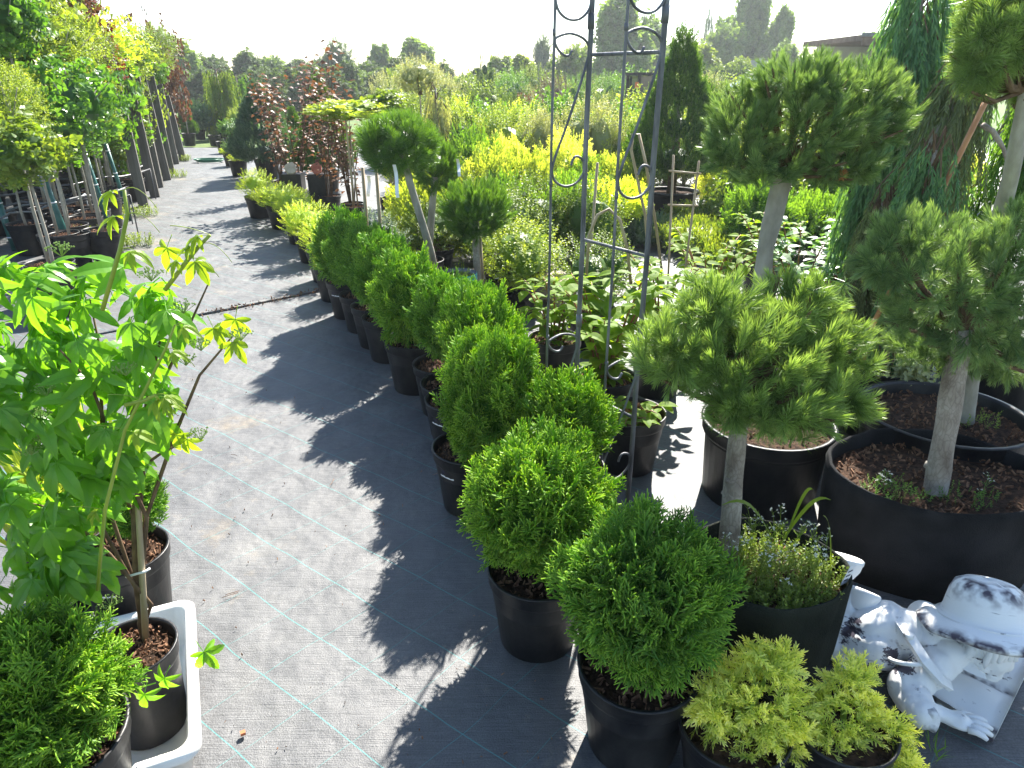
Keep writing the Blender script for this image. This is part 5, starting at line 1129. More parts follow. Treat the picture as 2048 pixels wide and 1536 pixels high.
# bamboo hoops and lattice sticks
def hoop(pxs, d, m, label, r=.008):
    t = [atd(px, py, d) for px, py in pxs]; mb = MB(); mb.tube(t, r, 7); tag(mb.build('cane_hoop', M[m], None, True), label, 'hoop')
hoop([(1300, 560), (1290, 430), (1262, 300), (1266, 268), (1278, 268), (1292, 330), (1310, 440), (1330, 590)], 4.0, 'cane', 'tall narrow bent cane hoop seen through the trellis')
hoop([(1172, 560), (1178, 470), (1195, 430), (1218, 418), (1240, 440), (1255, 500), (1262, 570)], 3.5, 'cane', 'low rounded cane hoop seen through the trellis')
lt = thing('stick_lattice', 'small lattice of two upright and two cross sticks left of the pine stem', 'lattice', tuple(atd(1360, 600, 4.1).to_2d().to_3d()))
lo = lt.location
for (a, b) in (((1347, 310), (1340, 470)), ((1398, 322), (1378, 480)), ((1338, 342), (1402, 348)), ((1336, 410), (1396, 412))):
    mb = MB(); A, B_ = atd(*a, 4.1)-Vector(lo), atd(*b, 4.1)-Vector(lo)
    if abs(a[0]-b[0]) < 30: B_ = A+(B_-A)*(A.z/(A.z-B_.z))
    mb.tube([A, B_], .0065, 6); mb.build('stick', M['cane'], lt, True)
a = atd(1195, 325, 4.6); b = atd(1180, 520, 4.6); mb = MB(); mb.tube([a, b, V3(b.x, b.y, 0)], .009, 6); tag(mb.build('cane', M['cane'], None, True), 'single straight bamboo cane between the trellis poles', 'cane')

# yucca with cream-edged blades
t = thing('potted_yucca', 'yucca with upright yellow-striped blades behind the front pine', 'yucca', (X(1640, 3.0, .4), 3.0, 0)); link('pot', POT, t, s=1.1); link('soil', SOIL, t, s=1.1)
for i in range(16):
    a = i*2.4; el = rnd.uniform(.12, .6); L = rnd.uniform(.28, .45); d = V3(math.cos(a)*math.sin(el), math.sin(a)*math.sin(el)*.7, math.cos(el)); mb = MB(); V, tt = [], []
    s = d.cross(V3(math.sin(a), -math.cos(a)*2, .2)).normalized(); nn = s.cross(d)
    for k in range(6):
        f = k/5; w_ = .019*math.sin(PI*(.25+.74*f))**.8; c_ = V3(0, 0, .24)+d*L*f
        V += [c_-s*w_+nn*w_*.4, c_-s*w_*.62+nn*w_*.15, c_+s*w_*.62+nn*w_*.15, c_+s*w_+nn*w_*.4]; tt += [1, .1, .1, 1]
    mb.raw([tuple(q) for q in V], [(4*k+j, 4*k+j+1, 4*k+j+5, 4*k+j+4) for k in range(5) for j in range(3)], v=.6, t=tt); mb.build('blade', M['yucca'], t)

# ================================================================== WEEPING CONIFERS AT THE RIGHT
def weeping(px, d, pyt, wpx, label, m, ntip, seed, lean=(0, 0), zmin=.15, L=.5, trm='bark', tr=.03, name='weeping_conifer', dens=9, pot=.2):
    r = random.Random(seed); zt = top_z(pyt, d); x = X(px, d, zt*.6); wid = wpx*depth_of(d, zt*.6)/F
    t = thing(name, label, 'conifer', (x-lean[0], d, 0), 0, 'weeping conifers')
    link('pot', POT, t, s=pot/.15); link('soil', SOIL, t, s=pot/.15)
    tp = V3(lean[0], 0, zt); tr_pts = [V3(0, 0, .2), V3(lean[0]*.3, 0, zt*.4), V3(lean[0]*.7, .02, zt*.75), tp]
    mb = MB(); mb.tube(tr_pts, [tr, tr*.85, tr*.6, tr*.25], 9); mb.build('trunk', M[trm], t, True)
    mb = MB(); P, D, S = [], [], []
    for k in range(ntip):
        f = r.random(); a = r.uniform(0, 2*PI); i0 = min(2, int(f*3)); b = tr_pts[i0].lerp(tr_pts[i0+1], f*3-i0) if f < 1 else tp
        rr = wid*(.35+.65*r.random())*(1.1-.35*f); e = b+V3(rr*math.cos(a), rr*math.sin(a), .05-.10*r.random())
        mb.tube([b, b.lerp(e, .5)+V3(0, 0, .10), e], [.007, .005, .003], 4, v=.2, cap=False, mi=1)
        for j in range(dens):
            q = b.lerp(e, .3+.7*r.random())+V3(r.uniform(-.03, .03), r.uniform(-.03, .03), .03-.35*L*r.random()*j/dens*2)
            if q.z < zmin: continue
            P.append(tuple(q)); D.append((r.uniform(-.15, .15)+.15*math.cos(a), r.uniform(-.15, .15)+.15*math.sin(a), -1)); S.append(min(L*r.uniform(.5, 1.1), q.z-.05))
    P, D, S = np.array(P), np.array(D), np.array(S); g = rng.integers(0, 3, len(P)); R = frames(D)
    for i in range(3):
        q = g == i; SS = np.stack([np.full(q.sum(), .42*L+.05)*.9, np.full(q.sum(), .42*L+.05)*.9, S[q]], 1); mb.inst(STR[i], P[q], R[q], SS, .4+.4*rng.random(q.sum()), .5+.8*rng.random(q.sum()))
    mb.build('foliage', [m, M['twig']], t)['kind'] = 'stuff'; return t
weeping(1790, 3.75, -120, 62, 'dark weeping conifer with a bare brown trunk, left of the others', M['weep'], 95, 1, (.06, 0), L=.42, dens=11)
weeping(1905, 4.1, -200, 66, 'dark weeping conifer hanging behind the leaning one', M['weep'], 90, 2, (0, 0), L=.5, dens=11)
weeping(1900, 3.35, 60, 80, 'olive weeping conifer with a leaning trunk and orange cane', M['weep_o'], 60, 3, (.42, 0), L=.34, dens=9, tr=.035, trm='bark_g')
weeping(1728, 3.3, 405, 52, 'low weeping juniper mound between the pine crowns', M['weep_o'], 60, 4, L=.2, dens=9)
weeping(2010, 3.9, 120, 70, 'green feathery conifer at the right edge behind the grey stem', M['bush_g'], 60, 5, L=.35, dens=8)
weeping(1815, 3.1, 300, 62, 'dark drooping conifer low behind the spreading pine', M['weep'], 60, 6, L=.3, dens=9)
a = atd(1990, 165, 3.1); b = atd(1860, 430, 3.1); c_ = atd(1745, 650, 3.1); mb = MB(); mb.tube([a, b, c_, V3(c_.x-.02, c_.y, 0)], .012, 8); tag(mb.build('cane', M['ocane'], None, True), 'orange cane leaning across the olive weeping conifer', 'cane')
mb = MB(); pts = [atd(x, y, 3.0) for x, y in ((1965, 250), (1985, 262), (2000, 285), (2008, 300), (2018, 340), (2016, 420))]; mb.tube(pts, [.012, .011, .010, .008, .006, .004], 7); tag(mb.build('bare_branch', M['bark'], None, True), 'bare crooked grey branch beside the leaning pine stem', 'branch')

# ================================================================== BOWL-POTTED SPRUCE CONE
t = thing('potted_spruce', 'large cone-shaped spruce on a short trunk in a wide bowl pot', 'spruce', (X(1338, 8.9), 8.9, 0)); h = top_z(55, 8.9); r = 64*depth_of(8.9, 1)/F
mb = MB(); mb.lathe([(.20, 0), (.25, .04), (.31, .26), (.33, .30), (.345, .31), (.345, .33), (.32, .33), (.31, .28)], 36, close=True); mb.build('bowl_pot', M['pot'], t, True)
link('soil', soil_mesh(.31, .285, chips=0), t); mb = MB(); mb.tube([(0, 0, .27), (.01, 0, .9)], [.06, .045], 9); mb.build('trunk', M['twig'], t, True)
link('foliage', PR['cone'][0], t, (0, 0, .34), .5, (r*1.7, r*1.7, (h-.34)), M['cone'])['kind'] = 'stuff'

# ================================================================== LEFT SIDE: POSTS, POLES, PIPES, YOUNG TREES
ord_ = ('nearest the camera', 'second from the camera', 'third from the camera', 'fourth from the camera', 'fifth from the camera', 'sixth from the camera', 'farthest from the camera')
for i, (bx, by, tx, ty) in enumerate(((288, 413, 217, 105), (311, 394, 250, 133), (319, 374, 268, 140), (335, 360, 283, 147), (343, 347, 301, 153), (352, 328, 318, 168), (367, 321, 333, 190))):
    b = at(bx, by); zt = top_z(ty, b.y); a = atd(tx, ty, b.y); t = thing('wooden_post', 'square weathered wooden post at the path edge, '+ord_[i], 'post', tuple(b), .35+.05*rnd.random(), 'wooden posts along the left path edge')
    mb = MB(); w_ = .062; off = (a.x-b.x, .0); R = Matrix.Rotation(-(.35), 2)
    mb.raw([(-w_, -w_, -.02), (w_, -w_, -.02), (w_, w_, -.02), (-w_, w_, -.02)]+[(x+off[0], y, zt*.5) for x, y in ((-w_, -w_), (w_, -w_), (w_, w_), (-w_, w_))]+[(x+off[0]*1., y, zt+rnd.uniform(-.01, .01)) for x, y in ((-w_, -w_), (w_, -w_), (w_, w_), (-w_, w_))][:4],
           [(0, 3, 2, 1), (8, 9, 10, 11)]+[(4*j+k, 4*j+(k+1) % 4, 4*j+4+(k+1) % 4, 4*j+4+k) for j in (0, 1) for k in range(4)])
    mb.V[-1][4:8, 0] -= off[0]*.5; mb.build('timber', M['wood'], t)
    for zz in (.35, .75, 1.35):
        mb = MB(); f = zz/zt; q = [(sx*.059+off[0]*f, sy*.059, zz) for sx, sy in ((-1, -1), (1, -1), (1, 1), (-1, 1), (-1, -1))]; mb.tube(q, .004, 5); mb.build('wire', M['hose'], t)
for i, (bx, by, tx, ty, r) in enumerate(((150, 520, 75, 330, .033), (230, 487, 165, 293, .024), (262, 442, 210, 285, .022), (30, 500, -6, 395, .03))):
    b = at(bx, by); a = atd(tx, ty, b.y)
    mb = MB(); mb.tube([b, b.lerp(a, .5), a], r, 16); o = mb.build('green_pole', M['greenm'], None, True)
    tag(o, ('thick green steel pole behind the creeper', 'slim green steel pole left of the grey pot', 'slim green steel pole by the terracotta pot', 'green steel pole at the left frame edge')[i], 'pole', 'green steel poles in the left bed')
    for f in (.25, .62, .9): mc = MB(); q = b.lerp(a, f); mc.tube([q-V3(0, 0, .006), q+V3(0, 0, .006)], r*1.12, 16); mc.build('wire_clip', M['tag'], o, True)
# pipes running across the bed
for i, (x0, y0, x1, y1, sg) in enumerate(((-60, 395, 300, 338, .02), (-60, 372, 290, 330, .03), (-60, 352, 270, 316, .02), (-60, 440, 170, 388, .03), (-60, 405, 260, 390, .03), (-60, 425, 250, 376, .02), (-60, 338, 300, 306, .02))):
    a, b = at(x0, y0, .42), at(x1, y1, .42); mb = MB(); mb.tube([a.lerp(b, k/10)+V3(0, 0, -sg*2*math.sin(PI*((k*3) % 10)/10)) for k in range(11)], .011, 7)
    ends = MB()
    for e in (a, b): mb.tube([V3(e.x, e.y, 0), V3(e.x, e.y, e.z)], .008, 6)
    tag(mb.build('irrigation_pipe', M['potg'] if i % 2 else M['hose'], None, True), ('black' if i % 2 == 0 else 'grey')+' irrigation pipe strung across the left bed, row '+('nearest', 'second', 'third', 'fourth', 'fifth', 'sixth', 'farthest')[(3, 4, 5, 0, 1, 2, 6).index(i)]+' to the camera', 'pipe', 'irrigation pipes in the left bed')
# single pots there
def lone_pot(px, py, top_y, wpx, m, label, cat='pot', plant=None, name='plant_pot'):
    b = at(px, py); d = b.y+.12; h = max(.12, top_z(top_y, d)); r = wpx*depth_of(d, h)/F; t = thing(name, label, cat, (X(px, d), d, 0)); link('pot', POT, t, s=(r/.155, r/.155, h/.27), m=M[m]); link('soil', SOIL, t, s=(r/.155, r/.155, h/.27))
    if plant: weeds('weeds', (0, 0), r*.75, r*.75, 70, .1, h*.88, M[plant], 0, parent=t, size=.08)
    return t
POT.materials[0] = POT.materials[0]
lone_pot(172, 515, 466, 35, 'pot', 'dark pot full of low weeds between the green poles', plant='bush')
lone_pot(203, 455, 424, 27, 'potg', 'grey pot with weeds under the terracotta pot', plant='bush_g')
tp_ = lone_pot(214, 425, 384, 17, 'terra', 'orange terracotta pot standing in the left bed')
# thin-stemmed trunks
for i, (bx, by, tx, ty, r, mm) in enumerate(((158, 455, 118, 300, .022, 'bark_g'), (195, 418, 160, 320, .018, 'bark_g'))):
    pass
def left_tree(px, d, pyc, rpx, rz, m, label, kind='tuft', group=None, tr=.014, v=0, extra=(), pot=.17, name='potted_tree'):
    zc = top_z(pyc, d); x = X(px, d, zc); r = 1.28*rpx*depth_of(d, zc)/F; t = thing(name, label, 'tree', (x, d, 0), rnd.uniform(0, 6), group)
    link('pot', POT, t, s=(pot/.15,)*3); link('soil', SOIL, t, s=(pot/.15,)*3)
    mb = MB(); mb.tube([(0, 0, .2), (.015, 0, zc*.5), (0, .01, zc), (.01, 0, zc+r*rz*.6)], [tr, tr*.85, tr*.6, tr*.3], 8)
    for k in range(5): a = k*1.3; mb.tube([(0, 0, zc-.3*r*rz), (r*.35*math.cos(a), r*.35*math.sin(a), zc), (r*.75*math.cos(a), r*.75*math.sin(a), zc+.4*r*rz)], [tr*.5, tr*.35, .003], 5)
    mb.build('trunk', M['bark_g'], t, True); f = link('crown', PR[kind][v % len(PR[kind])], t, (0, 0, zc), rnd.uniform(0, 6), (r, r, r*rz), M[m]); f['kind'] = 'stuff'
    return t
PR['leafy'] = [proto(SHB, 240, .34, [((0, 0, 0), (1, 1, 1)), ((.4, 0, .3), (.6, .6, .6))], -.2, 1., .5, seed=31, lump=.2), proto(SHB, 260, .3, [((0, 0, 0), (1, 1, 1)), ((-.4, .2, -.4), (.6, .6, .6))], -.3, 1., .5, seed=32, lump=.2)]
PR['airy'] = [proto(SHF, 800, .3, [((0, 0, 0), (1, 1, 1)), ((.5, 0, .4), (.6, .6, .5))], .6, 1.2, 0, shell=.2, seed=33, lump=.25, corev=0)]
PR['lace'] = [proto(SHB, 280, .26, [((0, 0, 0), (1, 1, 1))], .2, 1.3, .3, shell=.1, seed=34, lump=.3, corev=0)]
left_tree(15, 5.3, 215, 66, 1.1, 'bush_y', 'golden-leaved small tree at the left frame edge', 'airy')
left_tree(45, 5.0, 305, 78, .75, 'bush', 'bright green round-leaved tree at the left above the green pole', 'leafy')
left_tree(145, 6.6, 205, 88, .85, 'dog_d', 'dark lush-leaved tree with a grey stem left of the posts', 'leafy', v=1, tr=.024)
left_tree(128, 7.2, 270, 60, .9, 'bush_g', 'lower dark-leaved tree under the lush one', 'leafy')
left_tree(238, 11.2, 215, 52, 1.5, 'bush', 'feathery green tree reaching over the first post', 'airy')
left_tree(222, 10.6, 300, 45, 1.2, 'bush_g', 'green bush-headed tree low behind the first post', 'leafy')
left_tree(205, 10.2, 85, 60, .75, 'spirea', 'bright yellow-green crown at the top above the posts', 'lace')
left_tree(255, 12.4, 110, 52, .7, 'bush_y', 'yellow-green crown leaning right above the second post', 'lace')
left_tree(110, 7.6, 105, 80, .9, 'bush_y', 'light yellow-green crown above the lush dark tree', 'airy')
left_tree(35, 7.4, 90, 90, 1., 'bush', 'wide light green crown in the upper left corner', 'leafy', v=1)
left_tree(95, 9., 20, 75, .8, 'copper', 'copper-red crown at the very top left', 'lace')
left_tree(10, 8.6, 0, 70, .8, 'red', 'dark red crown in the top left corner', 'lace')
left_tree(150, 9.8, 60, 55, .8, 'red', 'reddish crown between the yellow-green ones', 'lace')
left_tree(170, 9.6, 140, 60, .8, 'red', 'crown with scattered red leaves above the lush tree', 'lace')
left_tree(322, 17, 150, 46, 1.8, 'copper', 'copper crown right of the wooden posts', 'lace')
left_tree(300, 15.5, 95, 44, .9, 'bush', 'green crown rising behind the middle posts', 'airy')
left_tree(345, 19., 88, 32, .45, 'bush', 'thin green branch head against the sky above the last posts', 'lace')
left_tree(275, 13.6, 230, 40, 1.6, 'bush_y', 'yellow-green climbing crown between the first and second posts', 'leafy')
left_tree(300, 16., 260, 40, 1.4, 'copper', 'low copper crown between the posts', 'lace')
left_tree(200, 10.4, 190, 70, 1.3, 'bush_g', 'deep green crown filling the space behind the first post', 'leafy')
for px, d, pyc, rpx, rz, m_, kd, lb in ((262, 13.5, 190, 42, 1.2, 'bush', 'leafy', 'green crown just right of the first post top'), (262, 12.6, 290, 46, 1.1, 'bush_g', 'leafy', 'low green crown between the first and third posts'), (305, 16.4, 200, 36, 1.4, 'copper', 'lace', 'copper crown behind the fourth post'), (318, 17.5, 265, 32, 1.3, 'bush_g', 'leafy', 'low green crown behind the last posts'), (180, 10., 300, 60, 1., 'bush', 'leafy', 'light green crown low left of the first post'), (100, 8., 180, 80, 1.1, 'bush', 'leafy', 'broad light green crown left of the lush dark one'), (60, 8.6, 30, 90, 1.2, 'bush_y', 'leafy', 'golden-green crown at the very top left'), (150, 9.2, 110, 70, 1., 'bush', 'airy', 'light green crown in the middle of the left block'), (20, 7.8, 140, 80, 1., 'bush', 'leafy', 'light green crown at the left edge above the golden one'), (230, 12., 150, 44, 1., 'bush', 'leafy', 'small green crown hanging over the first post'), (5, 6.4, 40, 70, .9, 'bush_g', 'leafy', 'green crown cut by the top left frame edge')):
    left_tree(px, d, pyc, rpx, rz, m_, lb, kd)
for px, d, pyc, rpx, rz, m_, kd, lb in ((95, 6.8, 285, 48, .9, 'bush_g', 'leafy', 'small dark green crown between the green poles'), (20, 6.9, 330, 50, .8, 'bush', 'leafy', 'low light green crown at the left frame edge'), (200, 9.4, 245, 46, 1., 'bush_g', 'leafy', 'dark green crown touching the left side of the first post'), (170, 8.3, 225, 52, .9, 'bush', 'leafy', 'mid green crown right of the lush dark one'), (60, 7.6, 230, 60, .9, 'bush', 'leafy', 'light green crown behind the round-leaved one')):
    left_tree(px, d, pyc, rpx, rz, m_, lb, kd)
for px, d, pyc, rpx, rz, m_, kd, lb in ((240, 11.8, 245, 40, 1.3, 'bush', 'leafy', 'light green crown pressed against the middle of the first post'), (285, 15., 150, 38, 1.1, 'bush_g', 'leafy', 'green crown behind the tops of the middle posts'), (225, 10.9, 190, 42, 1.2, 'bush', 'airy', 'fine-leaved crown beside the first post top')):
    left_tree(px, d, pyc, rpx, rz, m_, lb, kd)
left_tree(70, 6.4, 200, 50, 1., 'bush_y', 'yellow-tinged crown between golden and dark trees at left', 'leafy')
for k in range(26):
    d = 6.8+.62*(k//2)+rnd.uniform(-.2, .2); x = -4.75-.14*(d-6.8)-.2-(k % 2)*1.15-rnd.uniform(0, .8)*(1+.1*k)
    x -= .1*d; m_, lb = (('bush_g', 'potted young tree with green leaves in the dense block left of the posts'), ('bush', 'potted young tree with light leaves in the dense block left of the posts'), ('copper', 'potted young tree with copper leaves in the dense block left of the posts'))[(k*7) % 3]
    px = 1024+F*x/depth_of(d, 1.2); left_tree(px, d, 120+rnd.uniform(-20, 150), 62, 1.2, m_, lb, ('leafy', 'airy', 'lace')[(k*7) % 3], 'young trees in the block left of the posts ('+m_.replace('bush_g', 'green').replace('bush', 'light')+')', v=k)
for k in range(22):
    d = 5.6+.55*(k % 11)+rnd.uniform(-.1, .1); x = -4.15-.09*d-(.55 if k < 11 else 1.35)-rnd.uniform(0, .25); r = rnd.uniform(.13, .19)
    t = thing('potted_sapling', 'black pot with a thin bare-stemmed sapling in the left bed under the pipes', 'sapling', (x, d, 0), 0, 'bare-stemmed saplings in the left bed'); link('pot', POT, t, s=r/.15); link('soil', SOIL, t, s=r/.15)
    mb = MB(); mb.tube([(0, 0, .2), (rnd.uniform(-.03, .03), 0, .9), (rnd.uniform(-.05, .05), 0, 1.7)], [.009, .007, .004], 6); mb.build('stem', M['bark_g'] if k % 2 else M['cane'], t, True)
# weeds at the foot of the posts
for px, py, r, lb in ((272, 432, .28, 'patch of green weeds at the foot of the slim green pole'), (258, 492, .25, 'patch of pale weeds beside the creeper at the path edge'), (342, 355, .3, 'patch of weeds between the far posts'), (360, 322, .25, 'small patch of weeds at the last post')):
    p = at(px, py); weeds('weed_patch', (p.x, p.y), r, r*.6, 110, .1, 0, M['bush'], 0, lb, 'weeds', None, SHF, .11, 'stuff')
c = at(420, 325); mb = MB(); pts = [V3(c.x+.22*math.cos(k*.5)*(1+.01*k), c.y+.22*math.sin(k*.5), .015+.0012*k) for k in range(50)]; mb.tube(pts, .009, 6); tag(mb.build('coiled_hose', M['ghose'], None, True), 'green hose coiled on the path near the far golden bushes', 'hose')

# ================================================================== FAR END OF THE PATH
bush('broad', 462, 19.5, 236, 30, M['bush_g'], 'round dark green shrub at the far end of the path', pot=True)
bush('conif', 395, 21, 200, 28, M['blue'], 'blue-grey spruce by the lawn at the end of the path', 'spruce', 'spruce', pot=True)
bush('cone', 372, 20, 205, 16, M['cone'], 'narrow green cone spruce beside the last post', 'spruce', 'cone_spruce', pot=True)
bush('conif', 425, 22, 232, 24, M['blue'], 'silver-blue weeping spruce mound at the end of the path', 'spruce', 'spruce', pot=True)
bush('fine', 478, 20.5, 215, 22, M['bush_y'], 'yellow-tinged ball shrub behind the round dark one', pot=True)
bush('fine', 430, 19, 270, 14, M['bush_y'], 'small yellow shrub in front of the round dark one', pot=True)
weeping(440, 21.5, 138, 44, 'pale weeping larch at the end of the path', M['bush'], 60, 11, L=.9, dens=7, tr=.05, name='weeping_larch', pot=.3)
weeping(478, 24., 150, 36, 'second weeping larch behind the blue cone spruce', M['bush_g'], 50, 12, L=.9, dens=6, tr=.05, name='weeping_larch', pot=.3)

# ================================================================== MIDDLE FIELD
rows = [ # d, base top row, jitter, half width, choices
 (6.6, 345, 14, 62, (('conif', 'bush_y', 'golden juniper'), ('fine', 'bush', 'light green shrub'), ('conif', 'bush_g', 'green juniper'))),
 (7.9, 300, 14, 58, (('conif', 'bush_g', 'green juniper'), ('conif', 'bush_y', 'golden juniper'), ('broad', 'bush', 'light green shrub'))),
 (9.6, 262, 12, 54, (('conif', 'golden', 'golden yew'), ('conif', 'bush_g', 'green yew'), ('conif', 'bush_y', 'golden juniper'))),
 (11.8, 205, 16, 46, (('fine', 'bush_y', 'tall yellow-green shrub'), ('fine', 'bush', 'tall light green shrub'), ('fine', 'bush_p', 'tall silvery shrub'))),
 (14.2, 190, 16, 42, (('fine', 'bush', 'tall light green shrub'), ('fine', 'spirea', 'tall golden shrub'), ('broad', 'bush_g', 'tall green shrub'))),
 (18., 175, 14, 40, (('fine', 'bush', 'light green shrub'), ('broad', 'bush_y', 'yellow-green shrub'), ('conif', 'hedge', 'dark conifer'))),
 (24., 155, 16, 42, (('broad', 'bush', 'light green tree-like shrub'), ('fine', 'bush_g', 'green tree-like shrub'), ('fine', 'bush_p', 'silvery tree-like shrub'))),
 (31., 135, 14, 42, (('broad', 'bush', 'light green tree-like shrub'), ('broad', 'bush_g', 'green tree-like shrub'), ('fine', 'bush', 'pale tree-like shrub'))),
]
def lbx(*k):
    LBN[k] = LBN.get(k, 0)+1; return ('', ', right one', ', rightmost one')[min(2, LBN[k]-1)]
rn = ('nearest', 'second', 'third', 'fourth', 'fifth', 'sixth', 'seventh', 'farthest')
def where(px):
    for lim, s_ in ((905, 'behind the pine balls'), (1000, 'left of the trellis'), (1085, 'just left of the trellis poles'), (1165, 'seen through the left trellis panel'), (1245, 'seen through the middle of the trellis'), (1330, 'just right of the trellis'), (1420, 'around the bowl-potted spruce'), (1520, 'left of the tall pine ball'), (1640, 'behind the tall pine stem')):
        if px < lim: return s_
    return 'behind the weeping conifers'
R_ = random.Random(77); LBN = {}
for i, (d, py, jt, rp, ch) in enumerate(rows):
    px = 842+(i % 2)*rp*.7-(60 if i > 3 else 0)
    while px < 1900:
        kd, mt_, nm_ = ch[int(3*(.5+.5*math.sin(px*.013+i*1.7))*.999)]
        if R_.random() < .3: kd, mt_, nm_ = R_.choice(ch)
        near_cone = abs(px-1338) < 135 and d < 8.8 or abs(px-1338) < 85 and d < 10
        if not near_cone:
            hh = py+R_.uniform(-jt, jt)+(10 if px > 1500 and i > 3 else 0)
            bush(kd, px, d+R_.uniform(-.3, .3)*(1+i*.2), hh, rp*R_.uniform(.8, 1.15), M[mt_], nm_+', '+rn[i]+' field row, '+where(px)+lbx(nm_, i, where(px)), group='shrubs in rows in the middle field')
        px += rp*1.02*R_.uniform(.85, 1.15)
# low carpets right of the trellis
for px, d, pyt, rpx, lb in ((1290, 7.4, 428, 100, 'flat grey-green juniper in front of the bowl pot'), (1440, 8.2, 405, 110, 'flat light juniper right of the stick lattice'), (1400, 7.0, 440, 100, 'flat juniper behind the pale dogwood'), (1540, 8.6, 398, 100, 'flat juniper behind the pale pine stem'), (1235, 8.3, 405, 60, 'flat juniper behind the cane hoops'), (1490, 6.4, 460, 100, 'flat juniper mat left of the pale pine stem')):
    bush('flat', px, d, pyt, rpx, M['grey'] if 'grey' in lb else M['bush'], lb, group='flat junipers', pot=False)
bush('conif', 1228, 7.3, 325, 48, M['spirea'], 'bright golden ball conifer seen between the trellis poles', 'conifer', 'golden_conifer', pot=True)
bush('column', 1132, 7.2, 355, 12, M['bush_y'], 'tiny bronze column conifer inside the left scroll', 'conifer', 'column_conifer', pot=True)
bush('column', 925, 9.6, 228, 30, M['hedge'], 'dark column conifer in a pot behind the small pine ball', 'conifer', 'column_conifer', pot=True)
bush('column', 970, 26, 105, 15, M['cone'], 'slim dark column conifer against the sky left of the trellis', 'conifer', 'column_conifer')
bush('column', 922, 27, 160, 10, M['hedge'], 'small dark column conifer beside the white sack', 'conifer', 'column_conifer')
bush('column', 1270, 24, 128, 12, M['cone'], 'dark column conifer next to the loader cab', 'conifer', 'column_conifer')
weeping(875, 9.5, 175, 38, 'pale silvery willow behind the pine ball', M['bush_p'], 40, 21, L=.4, dens=6, name='silver_willow', pot=.2)
# trees of the horizon
T_ = [(385, 46, 98, 45, 'far', 0, 'loose-crowned tree at the left of the horizon, above the weeping larch'), (430, 50, 104, 50, 'hedge', 1, 'dark tree right of the loose-crowned one'), (505, 48, 108, 45, 'hedge', 0, 'dark tree behind the blue cone spruce'), (560, 55, 110, 48, 'far', 1, 'hazy tree behind the tip of the blue cone'), (618, 52, 118, 45, 'far_d', 2, 'hazy tree left of the pointed blue-green one'),
      (683, 50, 72, 42, 'far_d', 3, 'pointed blue-green conifer behind the copper shoots'), (655, 58, 108, 50, 'far_d', 1, 'low dark tree under the pointed conifer'), (765, 55, 92, 34, 'far', 0, 'pale double-topped tree left of the tallest middle one'), (842, 55, 74, 46, 'far', 2, 'tallest pale tree of the middle left horizon'), (745, 44, 122, 46, 'hedge', 1, 'dark olive tree below the pale double-topped one'), (805, 42, 120, 50, 'hedge', 0, 'dark olive tree in front of the tallest pale one'), (870, 40, 136, 50, 'hedge', 1, 'rounded dark olive tree left of the column conifer'), (905, 33, 158, 40, 'hedge', 2, 'low olive tree beside the white sack'),
      (1000, 45, 116, 45, 'bush', 0, 'light green tree right of the slim column conifer'), (1045, 40, 108, 38, 'bush', 2, 'light green tree left of the trellis poles'), (1082, 58, 60, 26, 'far_d', 3, 'small conifer top just left of the trellis'), (1140, 46, 84, 44, 'bush', 1, 'light tree behind the upper left scroll'),
      (1228, 52, -25, 62, 'far', 2, 'large loose-crowned tree behind the trellis'), (1290, 56, 40, 50, 'far', 0, 'tree right of the large one behind the trellis'), (1345, 60, 75, 45, 'far_d', 1, 'hazy tree behind the tip of the cone spruce'), (1404, 75, 8, 20, 'far_d', 4, 'distant pointed spruce against the sky'), (1478, 62, -45, 52, 'far', 2, 'tallest tree of the right horizon'), (1430, 58, 45, 52, 'far', 1, 'rounded pine-like tree below the tallest one'), (1538, 60, 10, 34, 'far', 2, 'narrow tree at the right shoulder of the tallest one'), (1390, 44, 92, 50, 'bush', 0, 'light bushy tree beside the cone spruce'), (1460, 42, 112, 40, 'bush', 1, 'light bushy tree above the concrete fence'), (1560, 50, 92, 40, 'far', 0, 'low tree at the right end of the horizon group'), (1632, 70, 84, 24, 'far', 1, 'lone small round tree above the tall pine ball'), (1712, 60, 70, 26, 'far', 0, 'tree beside the roofed building'),
      (180, 30, -60, 70, 'far', 2, 'tall dark tree above the yellow-green crowns at top left'), (60, 34, -80, 70, 'far', 0, 'tall tree in the top left corner background')]
for px, d, pyt, rpx, m_, kd, lb in T_: tree(px, d, pyt, rpx, m_, lb, kd, group='trees on the horizon')
for k in range(22):
    px = 330+k*31; d = 38+R_.uniform(-4, 4); tree(px, d, 140+R_.uniform(-16, 12)+(12 if px > 900 else 0), 40, R_.choice(('hedge', 'far', 'hedge')), 'low tree of the far hedge line, '+('tall one ', 'second one ', 'third one ', 'fourth one ', 'fifth one ', 'sixth one ')[k % 6]+'above '+('the posts' if px < 400 else 'the larches' if px < 500 else 'the blue cone' if px < 580 else 'the copper saplings' if px < 720 else 'the big pine ball' if px < 850 else 'the small pines'), k % 3, group='trees of the far hedge line')

